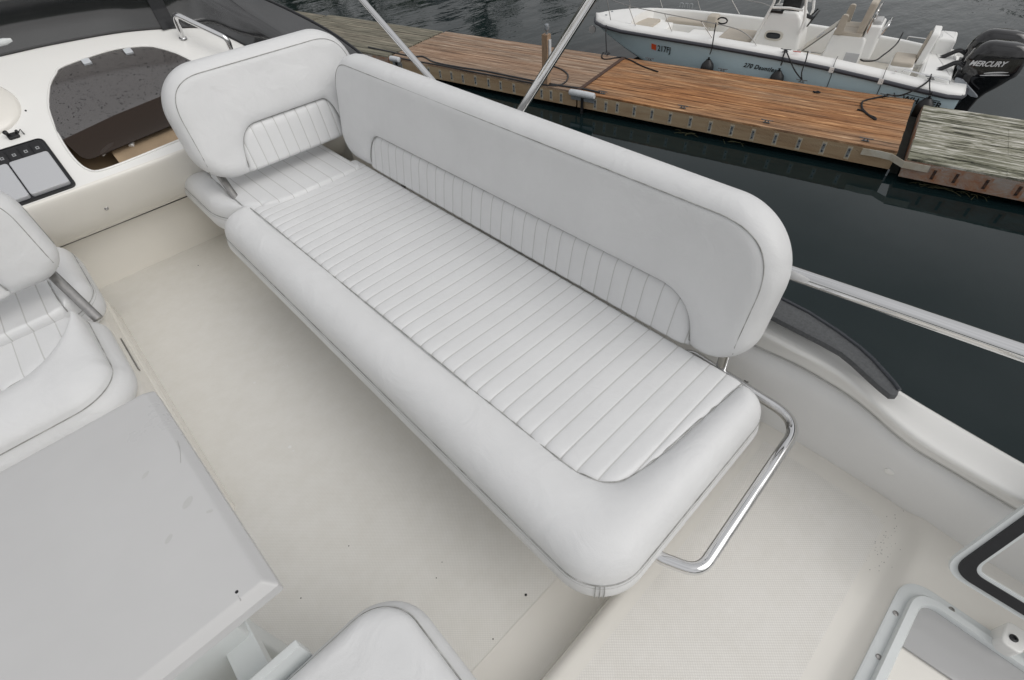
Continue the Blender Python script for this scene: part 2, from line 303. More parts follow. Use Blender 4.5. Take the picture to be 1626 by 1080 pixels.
# ------------------------------------------------------------------ object helpers
def tag(o, label=None, cat=None, group=None, kind=None):
    if label: o['label'] = label
    if cat: o['category'] = cat
    if group: o['group'] = group
    if kind: o['kind'] = kind
    return o
ORG = {}
def thing(name, loc, label, cat, group=None):
    o = bpy.data.objects.new(name, None); o.empty_display_size = 0.1
    o.location = loc; COL.objects.link(o); ORG[o.name] = np.array(loc, float)
    return tag(o, label, cat, group)
def org(parent):
    p = parent
    while p.parent: p = p.parent
    return ORG[p.name]
class MB:
    def __init__(s): s.v = []; s.f = []; s.m = []
    def add(s, v, f, m=0):
        o = len(s.v); s.v += [tuple(map(float, p)) for p in v]; s.f += [tuple(i + o for i in q) for q in f]
        s.m += (list(m) if isinstance(m, (list, tuple, np.ndarray)) else [m] * len(f))
        return s
    def grid(s, P, m=0, close_u=False, close_v=False):
        nu, nv = len(P), len(P[0]); f = []
        for i in range(nu - (0 if close_u else 1)):
            for j in range(nv - (0 if close_v else 1)):
                a, b = i, (i + 1) % nu; c, d = j, (j + 1) % nv
                f.append((a * nv + c, b * nv + c, b * nv + d, a * nv + d))
        return s.add([p for row in P for p in row], f, m)
    def box(s, lo, hi, m=0, fr=None):
        x0, y0, z0 = lo; x1, y1, z1 = hi
        v = [(x0, y0, z0), (x1, y0, z0), (x1, y1, z0), (x0, y1, z0), (x0, y0, z1), (x1, y0, z1), (x1, y1, z1), (x0, y1, z1)]
        if fr: v = [fr(*p) for p in v]
        return s.add(v, [(0, 3, 2, 1), (4, 5, 6, 7), (0, 1, 5, 4), (1, 2, 6, 5), (2, 3, 7, 6), (3, 0, 4, 7)], m)
    def tube(s, path, r, seg=12, closed=False, m=0, caps=True, sy=1.0):
        P = [np.array(p, float) for p in path]; n = len(P); rs = r if hasattr(r, '__len__') else [r] * n
        T = []
        for i in range(n):
            a = P[(i - 1) % n] if (closed or i > 0) else P[i]; b = P[(i + 1) % n] if (closed or i < n - 1) else P[i]
            t = b - a; T.append(t / (np.linalg.norm(t) + 1e-12))
        ref = np.array([0, 0, 1.0]) if abs(T[0][2]) < 0.9 else np.array([1.0, 0, 0])
        u = np.cross(T[0], ref); u /= np.linalg.norm(u); rings = []
        for i in range(n):
            u = u - T[i] * (u @ T[i]); u /= np.linalg.norm(u) + 1e-12; v = np.cross(T[i], u)
            rings.append([P[i] + rs[i] * (math.cos(k * 2 * math.pi / seg) * u + sy * math.sin(k * 2 * math.pi / seg) * v) for k in range(seg)])
        o = len(s.v); s.grid(rings, m, close_u=closed, close_v=True)
        if caps and not closed:
            s.f.append(tuple(o + k for k in range(seg))); s.m.append(m)
            s.f.append(tuple(o + (n - 1) * seg + k for k in reversed(range(seg)))); s.m.append(m)
        return s
    def lathe(s, prof, o, ax=(0, 0, 1), seg=24, m=0):
        ax = np.array(ax, float); ax /= np.linalg.norm(ax); o = np.array(o, float)
        ref = np.array([1.0, 0, 0]) if abs(ax[0]) < 0.9 else np.array([0, 1.0, 0]); u = np.cross(ax, ref); u /= np.linalg.norm(u); v = np.cross(ax, u)
        rings = [[o + ax * h + r * (math.cos(2 * math.pi * k / seg) * u + math.sin(2 * math.pi * k / seg) * v) for k in range(seg)] for r, h in prof]
        b = len(s.v); s.grid(rings, m, close_v=True)
        s.f.append(tuple(b + k for k in range(seg))); s.m.append(m); s.f.append(tuple(b + (len(prof) - 1) * seg + k for k in range(seg))); s.m.append(m)
        return s
    def slab(s, poly, fr, z0, z1, bev=0.0, m=0):
        """poly: 2D CCW outline; fr(x,y,z) -> world; extruded z0..z1 with softened top edge"""
        P = [np.array(p, float) for p in poly]; n = len(P)
        def inset(d):
            o = []
            for i in range(n):
                a, b, c = P[i - 1], P[i], P[(i + 1) % n]
                e1 = b - a; e2 = c - b; n1 = np.array([-e1[1], e1[0]]) / (np.linalg.norm(e1) + 1e-9); n2 = np.array([-e2[1], e2[0]]) / (np.linalg.norm(e2) + 1e-9)
                q = n1 + n2; q = q / max(q @ q, 0.5) * 2 / 1.0 * 0.5 * 2 / 2
                q = (n1 + n2) / max(1 + n1 @ n2, 0.35)
                o.append(b + d * q)
            return o
        rings = [(z0, 0)]
        if bev > 0:
            for k in range(0, 5):
                t = k / 4 * math.pi / 2; rings.append((z1 - bev + bev * math.sin(t), bev * (1 - math.cos(t))))
        else: rings.append((z1, 0))
        G = [[fr(p[0], p[1], z) for p in inset(d)] for z, d in rings]
        o = len(s.v); s.grid(G, m, close_v=True)
        s.f.append(tuple(o + (len(G) - 1) * n + k for k in range(n))); s.m.append(m)
        s.f.append(tuple(o + k for k in reversed(range(n)))); s.m.append(m)
        return s
    def build(s, name, mats, parent=None, smooth=True, recalc=True, angle=40, **tags):
        if not isinstance(mats, (list, tuple)): mats = [mats]
        V = np.array(s.v)
        if parent is not None: o0 = org(parent)
        else: o0 = np.array([(V[:, 0].min() + V[:, 0].max()) / 2, (V[:, 1].min() + V[:, 1].max()) / 2, V[:, 2].min()])
        me = bpy.data.meshes.new(name); me.from_pydata([tuple(p) for p in (V - o0)], [], s.f)
        for mm in mats: me.materials.append(mm)
        me.polygons.foreach_set('material_index', s.m); me.update()
        if recalc:
            bm = bmesh.new(); bm.from_mesh(me); bmesh.ops.remove_doubles(bm, verts=bm.verts, dist=2e-5)
            bmesh.ops.recalc_face_normals(bm, faces=bm.faces); bm.to_mesh(me); bm.free()
        if smooth:
            me.polygons.foreach_set('use_smooth', [True] * len(me.polygons))
            if angle < 180: me.set_sharp_from_angle(angle=R(angle))
        o = bpy.data.objects.new(name, me); COL.objects.link(o)
        if parent is not None: o.parent = parent
        else: o.location = o0; ORG[o.name] = o0
        if tags: tag(o, **tags)
        return o
def crom(pts, n=8, closed=False):
    P = [np.array(p, float) for p in pts]; N_ = len(P); o = []
    rngi = range(N_ if closed else N_ - 1)
    for i in rngi:
        g = (lambda k: P[k % N_]) if closed else (lambda k: P[max(0, min(N_ - 1, k))])
        a, b, c, d = g(i - 1), g(i), g(i + 1), g(i + 2)
        for k in range(n):
            t = k / n; o.append(0.5 * ((2 * b) + (c - a) * t + (2 * a - 5 * b + 4 * c - d) * t * t + (-a + 3 * b - 3 * c + d) * t ** 3))
    if not closed: o.append(P[-1])
    return o
def fillet(pts, r, n=8, closed=False):
    """polyline with rounded corners"""
    P = [np.array(p, float) for p in pts]; N_ = len(P); o = []
    for i in range(N_):
        if not closed and i in (0, N_ - 1): o.append(P[i]); continue
        a, b, c = P[i - 1], P[i], P[(i + 1) % N_]; u = a - b; v = c - b; lu = np.linalg.norm(u); lv = np.linalg.norm(v); u /= lu; v /= lv
        rr = r[i] if hasattr(r, '__len__') else r
        ang = math.acos(max(-1, min(1, u @ v)))
        if rr <= 0 or ang > 3.1: o.append(b); continue
        dd = min(rr / math.tan(ang / 2), lu * 0.48, lv * 0.48); p0 = b + u * dd; p1 = b + v * dd
        for k in range(n + 1):
            t = k / n; o.append((1 - t) ** 2 * p0 * 1 + 2 * t * (1 - t) * (b * 0.96 + (p0 + p1) * 0.02) + t * t * p1)
    return o
def ident(x, y, z): return (x, y, z)

# ------------------------------------------------------------------ cushions
def sdf_rr(X, Y, x0, x1, y0, y1, rad):
    """distance inside (positive) a rounded rect; rad = (x0y0, x1y0, x1y1, x0y1)"""
    cx, cy = (x0 + x1) / 2, (y0 + y1) / 2
    r = np.where(X < cx, np.where(Y < cy, rad[0], rad[3]), np.where(Y < cy, rad[1], rad[2]))
    qx = np.abs(X - cx) - (x1 - x0) / 2 + r; qy = np.abs(Y - cy) - (y1 - y0) / 2 + r
    return -(np.minimum(np.maximum(qx, qy), 0) + np.hypot(np.maximum(qx, 0), np.maximum(qy, 0)) - r)
def edge_span(Yv, x0, x1, y0, y1, rad):
    """x-limits of the rounded rect on each row y"""
    lo = np.full_like(Yv, x0); hi = np.full_like(Yv, x1)
    for i, y in enumerate(Yv):
        for (r, which, yc) in ((rad[0], 0, y0 + rad[0]), (rad[3], 0, y1 - rad[3]), (rad[1], 1, y0 + rad[1]), (rad[2], 1, y1 - rad[2])):
            low = yc == y0 + r
            if (low and y < yc) or ((not low) and y > yc):
                k = r - math.sqrt(max(0, r * r - (y - yc) ** 2))
                if which == 0: lo[i] = max(lo[i], x0 + k)
                else: hi[i] = min(hi[i], x1 - k)
    return lo, hi
def cl(n):      # 0..1 clustered at both ends
    t = np.linspace(0, 1, n); return 0.5 * t + 0.5 * (0.5 - 0.5 * np.cos(np.pi * t))
def polydist(X, Y, line):
    D = np.full(X.shape, 9.0)
    for (ax, ay), (bx, by) in zip(line[:-1], line[1:]):
        dx, dy = bx - ax, by - ay; t = np.clip(((X - ax) * dx + (Y - ay) * dy) / (dx * dx + dy * dy + 1e-12), 0, 1)
        D = np.minimum(D, np.hypot(X - ax - t * dx, Y - ay - t * dy))
    return D

def cushion(root, fr, x0, x1, y0, y1, rad, seam, stitches, zt, zs, zb, bol=0.03, name='seat_cushion', bulge=0.008, pip=True, puff=0.0042):
    """seat cushion; seam = list of (x, y) polyline splitting bolster (low x, low y) from pleated panel; fr maps local to world"""
    ys = list(np.unique(np.concatenate([y0 + (y1 - y0) * np.linspace(0, 1, int((y1 - y0) / 0.006)), y0 + 0.06 * (1 - np.cos(np.linspace(0, np.pi / 2, 18))), y1 - 0.06 * (1 - np.cos(np.linspace(0, np.pi / 2, 18)))])))
    if seam: ymn = min(p[1] for p in seam); ys += list(np.arange(ymn - 0.006, ymn + 0.07, 0.0017))
    for s in stitches: ys += [s - 0.0045, s - 0.0018, s + 0.0018, s + 0.0045]
    ys = np.array(sorted(y for y in ys if y0 <= y <= y1)); ys = ys[np.concatenate([[True], np.diff(ys) > 0.0007])]
    ys[0] = y0; ys[-1] = y1
    lo, hi = edge_span(ys, x0, x1, y0, y1, rad)
    if seam:
        sx = np.array([p[0] for p in seam]); sy = np.array([p[1] for p in seam]); o = np.argsort(sy)
        xs = np.interp(ys, sy[o], sx[o]); inside = ys >= sy.min()
        xs = np.where(inside, xs, hi - 0.012); xs = np.clip(xs, lo + 0.004, hi - 0.004)
    else: xs = lo + 0.3 * (hi - lo)
    n1, n2 = 46, 70
    X = np.array([np.concatenate([l + (m - l) * cl(n1), (m + (h - m) * cl(n2))[1:]]) for l, m, h in zip(lo, xs, hi)])
    Y = np.repeat(ys[:, None], X.shape[1], 1)
    db = np.maximum(sdf_rr(X, Y, x0, x1, y0, y1, rad), 0)
    if seam:
        ds = polydist(X, Y, seam)
        ins = (np.arange(X.shape[1])[None, :] >= n1 - 1) & (Y >= sy.min())
    else: ds = np.full(X.shape, 9.0); ins = np.ones(X.shape, bool)
    # panel
    H = zt - zs
    rw = np.where(X > x1 - 0.05, 0.016, 0.035)
    roll = np.sqrt(np.clip(1 - (1 - np.clip(db / rw, 0, 1)) ** 2, 0, 1))
    zp = zs + H * roll
    if len(stitches) > 1:
        sarr = np.array(stitches); dd = np.abs(Y[..., None] - sarr).min(-1); sp = np.median(np.diff(sarr)) / 2
        puff = 0.0009 + puff * np.exp(-ds / 0.035)
        zp = zp + (puff * (1 - (1 - np.clip(dd / sp, 0, 1)) ** 3) - 0.0011 * np.exp(-(dd / 0.002) ** 2) - puff) * np.clip(db / 0.02, 0, 1)
    zp = zp - 0.007 * np.exp(-ds / 0.008)
    zp = zp + 0.003 * np.sin(X * 9 + 1) * np.sin(Y * 5)
    # bolster
    p = ds / (ds + db + 1e-9)
    zc = zt + bol
    up = zt - 0.012 + (zc - zt + 0.012) * np.sin(np.pi / 2 * np.clip(p / 0.42, 0, 1)) ** 0.75
    dn = zs + (zc - zs) * np.sqrt(np.clip(1 - (np.clip((p - 0.42) / 0.58, 0, 1)) ** 2.2, 0, 1))
    zb_ = np.where(p < 0.42, up, dn)
    ee = np.clip(np.minimum(y1 - Y, x1 - X) / 0.05, 0, 1); zb_ = zs + (zb_ - zs) * np.sqrt(1 - (1 - ee) ** 2)
    Z = np.where(ins, zp, zb_) if seam else zp
    Z[0, :] = zs; Z[-1, :] = zs; Z[:, 0] = zs; Z[:, -1] = zs
    nu, nv = X.shape
    G = np.stack([X, Y, Z], -1)
    bol_m, pan_m = MB(), MB(); fb, fp, mp_ = [], [], []
    sset = np.array(stitches) if len(stitches) else np.array([-99.])
    for i in range(nu - 1):
        ym = (ys[i] + ys[i + 1]) / 2; st = 1 if np.abs(sset - ym).min() < 0.0019 else 0
        for j in range(nv - 1):
            q = (i * nv + j, (i + 1) * nv + j, (i + 1) * nv + j + 1, i * nv + j + 1)
            if seam and not (ins[i, j] and ins[i + 1, j] and ins[i, j + 1]): fb.append(q)
            else: fp.append(q); mp_.append(st)
    V = [fr(*p_) for p_ in G.reshape(-1, 3)]
    # side band
    loop = [(0, j) for j in range(nv)] + [(i, nv - 1) for i in range(1, nu)] + [(nu - 1, j) for j in range(nv - 2, -1, -1)] + [(i, 0) for i in range(nu - 2, 0, -1)]
    L2 = np.array([G[a, b] for a, b in loop]); keep = [0]
    for k in range(1, len(L2)):
        if np.hypot(*(L2[k, :2] - L2[keep[-1], :2])) > 0.003: keep.append(k)
    L2 = L2[keep]
    tn = np.roll(L2[:, :2], -1, 0) - np.roll(L2[:, :2], 1, 0); tn /= np.linalg.norm(tn, axis=1)[:, None] + 1e-9
    nn = np.stack([tn[:, 1], -tn[:, 0]], -1)
    cc = np.array([(x0 + x1) / 2, (y0 + y1) / 2])
    if (nn * (L2[:, :2] - cc)).sum() < 0: nn = -nn
    rings = []
    for t in np.linspace(0, 1, 9):
        off = bulge * math.sin(math.pi * min(1, t * 1.15)) - 0.035 * max(0, t - 0.72) ** 2 / 0.0784
        z = zs + (zb - zs) * t
        rings.append([fr(*(q[:2] + n_ * off), z) for q, n_ in zip(L2, nn)])
    sd_ = MB(); sd_.grid(rings, 0, close_v=True); b0 = len(sd_.v) - len(L2)
    sd_.f.append(tuple(b0 + k for k in range(len(L2)))); sd_.m.append(0)
    if seam:
        used = MB(); used.add(V, fb, 0); used.v += []; o = len(used.v); used.f += [tuple(i + o for i in q) for q in sd_.f]; used.m += sd_.m; used.v += [tuple(map(float, p_)) for p_ in sd_.v]
        base = used.build(name, [VINYL], root, angle=180)
        pm = MB(); pm.add(V, fp, mp_); panel = pm.build('pleated_panel', [VINYLP, PLEAT], base, angle=180)
        for ob in (base, panel): loose(ob)
        zsv = []
        for (a, b) in seam:
            i = int(np.argmin(np.abs(ys - b))); j = int(np.argmin(np.abs(X[i] - a))); zsv.append(max(Z[i, j], zt - 0.014) + 0.0012)
        MB().tube([fr(a, b, z) for (a, b), z in zip(seam, zsv)], 0.0017, 6).build('seam_piping', STITCH, base)
    else:
        used = MB(); used.add(V, fp, [0] * len(fp)); o = len(used.v); used.f += [tuple(i + o for i in q) for q in sd_.f]; used.m += sd_.m; used.v += [tuple(map(float, p_)) for p_ in sd_.v]
        base = used.build(name, [VINYL], root, angle=180); loose(base)
    if pip:
        ring = [fr(*(q[:2] + n_ * 0.0012), zs + 0.001) for q, n_ in zip(L2, nn)][::2]
        MB().tube(ring, 0.0016, 6, closed=True).build('edge_piping', STITCH, base)
        ring = [fr(*(q[:2] + n_ * 0.0035), zs - 0.010) for q, n_ in zip(L2, nn)][::2]
        MB().tube(ring, 0.0011, 5, closed=True).build('edge_stitching', PLEAT, base)
    return base
def loose(o):
    bm = bmesh.new(); bm.from_mesh(o.data)
    bmesh.ops.delete(bm, geom=[v for v in bm.verts if not v.link_faces], context='VERTS'); bm.to_mesh(o.data); bm.free()

def backrest(root, p0, ex, lean_axis, lean, Wd, H, T, rad, rec, stitches, seam_in=0.045, name='backrest'):
    """p0 = bottom start corner on the front face; ex along length; leans back along -normal; rec=(s0, s1, w0, w1, ht)"""
    ex = np.array(ex, float); nb = np.array(lean_axis, float)         # horizontal direction the back leans towards (away from sitter)
    up = nb * math.sin(R(lean)) + np.array([0, 0, 1.0]) * math.cos(R(lean)); en = -(nb * math.cos(R(lean)) - np.array([0, 0, 1.0]) * math.sin(R(lean)))
    p0 = np.array(p0, float)
    def fr(s, t, z): return tuple(p0 + ex * s + up * t + en * (z - T / 2))
    s0, s1, w0, w1, ht = rec
    ss = list(np.linspace(0, Wd, int(Wd / 0.006))) + list(0.09 * (1 - np.cos(np.linspace(0, np.pi / 2, 24)))) + list(Wd - 0.09 * (1 - np.cos(np.linspace(0, np.pi / 2, 24))))
    for k in np.linspace(0, 1, 24): ss += [s0 + w0 * (1 - math.cos(k * math.pi / 2)), s1 - w1 * (1 - math.cos(k * math.pi / 2))]
    for s in stitches: ss += [s - 0.004, s - 0.0016, s + 0.0016, s + 0.004]
    ss = np.array(sorted(min(max(s, 0), Wd) for s in ss)); ss = ss[np.concatenate([[True], np.diff(ss) > 0.0006])]
    lo, hi = edge_span(ss, 0, H, 0, Wd, (rad[0], rad[3], rad[2], rad[1]))      # rows = s, 'x' = t ; rad given as (low s bottom, high s bottom, high s top, low s top)
    def tr(s):
        p = 2.3
        if s <= s0 or s >= s1: return 0.0
        a = min(1, (s - s0) / w0); b = min(1, (s1 - s) / w1)
        return ht * max(0, 1 - (1 - a) ** p) ** (1 / p) * max(0, 1 - (1 - b) ** p) ** (1 / p)
    trs = np.array([tr(s) for s in ss])
    n1, n2 = 26, 46
    mid = np.maximum(trs, lo + 0.02)
    Tt = np.array([np.concatenate([l + (m - l) * cl(n1), (m + (h - m) * cl(n2))[1:]]) for l, m, h in zip(lo, mid, hi)])
    S = np.repeat(ss[:, None], Tt.shape[1], 1)
    d = np.maximum(sdf_rr(Tt, S, 0, H, 0, Wd, (rad[0], rad[3], rad[2], rad[1])), 0)
    line = [(0.0, s0)] + [(tr(s), s) for s in np.concatenate([s0 + w0 * (1 - np.cos(np.linspace(0.03, np.pi / 2, 14))), np.linspace(s0 + w0, s1 - w1, 6)[1:-1], (s1 - w1 * (1 - np.cos(np.linspace(0.03, np.pi / 2, 14))))[::-1]])] + [(0.0, s1)]
    ds = polydist(Tt, S, line); ins = (Tt <= trs[:, None] + 1e-6) & (trs[:, None] > 0)
    rr = 0.062
    roll = np.clip(1 - (1 - np.clip(d / rr, 0, 1)) ** 2.3, 0, 1) ** (1 / 2.2)
    zf = T / 2 * roll
    body = zf + 0.010 * np.clip(d / 0.16, 0, 1) ** 0.7 - 0.020 * np.exp(-(ds / 0.016)) * np.clip(d / 0.03, 0, 1)
    body = body + 0.0018 * np.sin(S * 3.1 + 0.5) * np.sin(Tt * 11) * roll 
    sarr = np.array(stitches); dd = np.abs(S[..., None] - sarr).min(-1); sp = np.median(np.diff(sarr)) / 2
    rollp = np.clip(1 - (1 - np.clip(d / 0.022, 0, 1)) ** 2.3, 0, 1) ** (1 / 2.2)
    pan = (T / 2 - 0.003) * rollp - 0.016 * np.exp(-(ds / 0.014)) + (0.0022 * (1 - (1 - np.clip(dd / sp, 0, 1)) ** 3) - 0.0012 * np.exp(-(dd / 0.002) ** 2) - 0.0022)
    Z = np.where(ins, pan, body); Z = np.where(d < 1e-5, 0, Z)
    nu, nv = Tt.shape
    fb, fp, mp_ = [], [], []
    for i in range(nu - 1):
        st = 1 if np.abs(sarr - (ss[i] + ss[i + 1]) / 2).min() < 0.0017 else 0
        for j in range(nv - 1):
            q = (i * nv + j, (i + 1) * nv + j, (i + 1) * nv + j + 1, i * nv + j + 1)
            if ins[i, j] and ins[i + 1, j] and ins[i, j + 1] and ins[i + 1, j + 1]: fp.append(q); mp_.append(st)
            else: fb.append(q)
    Vf = [fr(a, b, c) for a, b, c in zip(S.ravel(), Tt.ravel(), Z.ravel())]
    Vb = [fr(a, b, -c) for a, b, c in zip(S.ravel(), Tt.ravel(), (zf).ravel())]
    mb = MB(); mb.add(Vf, fb, 0); o = len(mb.v); mb.v += [tuple(map(float, v)) for v in Vb]
    fall = [(i * nv + j + o, i * nv + j + 1 + o, (i + 1) * nv + j + 1 + o, (i + 1) * nv + j + o) for i in range(nu - 1) for j in range(nv - 1)]
    mb.f += fall; mb.m += [0] * len(fall)
    base = mb.build(name, [VINYL], root, angle=180); loose(base)
    pm = MB(); pm.add(Vf, fp, mp_); pn = pm.build('pleated_panel', [VINYLP, PLEAT], base, angle=180, recalc=True); loose(pn)
    # make sure the open panel faces the sitter
    nrm = np.array(pn.data.polygons[len(pn.data.polygons) // 2].normal)
    if nrm @ en < 0: pn.data.flip_normals()
    def surf(t, s, lift=0.0):
        dd_ = float(sdf_rr(np.array([t]), np.array([s]), 0, H, 0, Wd, (rad[0], rad[3], rad[2], rad[1]))[0])
        return T / 2 * max(0, 1 - (1 - min(1, max(0, dd_) / rr)) ** 2.3) ** (1 / 2.2) + 0.010 * min(1, max(0, dd_) / 0.16) ** 0.7 + lift
    pts = [fr(s, t, min(surf(t, s), T / 2) - 0.013) for (t, s) in line]
    MB().tube(pts, 0.0018, 6).build('seam_piping', STITCH, base)
    pts2 = []
    for (t, s) in line[2:-2]:
        c = np.array([ht * 0.3, (s0 + s1) / 2]); 
        pts2.append(fr(s + (0.010 if s < s0 + w0 * 0.6 else (-0.010 if s > s1 - w1 * 0.6 else 0)), t - 0.010, T / 2 - 0.0175))
    MB().tube(pts2, 0.0014, 5).build('panel_stitching', PLEAT, base)
    # long seam a hand in from the rim: runs up one end, along the top, down the other
    i_ = 0.034; it = 0.038
    rp = [(0.03, i_), (H - it, i_), (H - it, Wd - i_), (0.03, Wd - i_)]
    pp = fillet(rp, [0, max(rad[3] - i_, 0.03), max(rad[2] - i_, 0.03), 0], 14)
    dense = []
    for a, b in zip(pp[:-1], pp[1:]):
        for k in range(max(1, int(np.linalg.norm(b - a) / 0.03))): dense.append(a + (b - a) * k / max(1, int(np.linalg.norm(b - a) / 0.03)))
    dense.append(pp[-1])
    pts3 = [fr(s, t, surf(t, s) + 0.0002) for t, s in dense]
    MB().tube(pts3, 0.0015, 6).build('seam_piping', STITCH, base)
    return base, fr
def face_up(o, d=(0, 0, 1)):
    s = sum((p.normal.dot(Vector(d)) * p.area for p in o.data.polygons))
    if s < 0: o.data.flip_normals()

# ================================================================== WATER, SHORE
def water():
    m = MB(); n = 24; S_ = 1500
    g = np.linspace(-1, 1, n) ** 3 * S_
    m.grid([[(x, y, PW) for y in g] for x in g])
    o = m.build('water', WATER, None, smooth=True); face_up(o)
    o.location = (0, 0, PW); me = o.data
    tag(o, kind='structure')
water()
def shore():
    m = MB(); rows = []
    for az in np.linspace(R(-20), R(140), 60):
        j = 3 * math.sin(az * 7) + 2 * math.sin(az * 17 + 1)
        rows.append([(math.cos(az) * (r + j), math.sin(az) * (r + j), z + 0.4 * math.sin(az * 23 + r)) for r, z in ((70, PW - 1.5), (73, PW + 0.4), (78, PW + 1.2), (90, PW + 2.0), (140, PW + 5), (300, PW + 9))])
    m.grid(rows); o = m.build('shore', EARTH, None); face_up(o); tag(o, kind='structure')
shore()
def hills():
    m = MB(); rows = []; rn = np.random.default_rng(9)
    A_ = np.linspace(0, 2 * math.pi, 241)[:-1]
    ph = rn.uniform(0, 6.28, 8)
    for a in A_:
        h = 19 + 5 * math.sin(3 * a + ph[0]) + 3 * math.sin(7 * a + ph[1]) + 1.8 * math.sin(19 * a + ph[2]) + 1.2 * math.sin(41 * a + ph[3]) + rn.uniform(-1, 1)
        rows.append([(math.cos(a) * r, math.sin(a) * r, PW + z) for r, z in ((182, -2), (186, 1.0), (191, h * .45), (197, h * .8), (206, h), (260, h * 1.15), (420, h * 1.1))])
    m.grid(rows, close_u=True); o = m.build('hills', HILL, None, angle=180); face_up(o); tag(o, kind='structure')
HILL = mat('wooded_hillside', (0.045, 0.06, 0.03), 0.9, col2=(0.018, 0.026, 0.013), vscale=0.25, detail=9)
hills()

# ================================================================== OWN YACHT
YT = thing('motor_yacht', (0, 0.5, PW), 'white motor yacht seen from its upper deck, with cream moulded dash and smoked windscreen', 'motor yacht')

def step_floor():
    # main floor: nonskid field with a plain strip aft of it
    m = MB()
    m.grid([[(x, y, 0.0) for y in (0.325, 1.0, 1.8, 2.6, 2.86)] for x in (-1.3, -0.4, 0.5, 1.24)])
    m.build('deck_floor', NSK, YT, smooth=False)
    face_up(bpy.data.objects['deck_floor'])
    m = MB(); rows = []
    for x in np.linspace(-1.3, 1.24, 12):
        r = [(x, 0.3245, 0.0), (x, 0.31, 0.0), (x, 0.20, 0.0)]
        for k in range(7): t = k / 6 * math.pi / 2; r.append((x, 0.20 - 0.012 * math.sin(t) , 0.012 * (1 - math.cos(t))))
        r.append((x, 0.176, 0.085))
        for k in range(8): t = k / 7 * math.pi / 2; r.append((x, 0.176 - 0.03 * (1 - math.cos(t)), 0.087 + 0.03 * math.sin(t)))
        r.append((x, 0.13, 0.1165)); rows.append(r)
    m.grid(rows); o = m.build('step_riser', GEL, YT, angle=60)
step_floor()
def platform():
    xs = np.linspace(-1.3, 1.2, 190); ys = np.linspace(-1.2, 0.131, 110)
    X, Y = np.meshgrid(xs, ys, indexing='ij')
    d = sdf_rr(X, Y, -3, 1.205, -0.275, 3, (0.15, 0.15, 0.01, 0.01))
    t = np.clip(-d / 0.05, 0, 1); t = t * t * (3 - 2 * t)
    Z = 0.1165 + 0.028 * t
    di = sdf_rr(X, Y, -3, 1.10, -0.245, 3, (0.06, 0.06, 0.01, 0.01))
    Z = Z - 0.0006 * np.exp(-(di / 0.004) ** 2)
    m = MB(); nu, nv = X.shape; f, mi = [], []
    for i in range(nu - 1):
        for j in range(nv - 1):
            f.append((i * nv + j, (i + 1) * nv + j, (i + 1) * nv + j + 1, i * nv + j + 1)); mi.append(1 if di[i:i + 2, j:j + 2].min() > 0 and Y[i, j] < 0.115 else 0)
    m.add(np.stack([X, Y, Z], -1).reshape(-1, 3), f, mi)
    o = m.build('aft_platform', [GEL, NSKP], YT, angle=180); face_up(o)
platform()

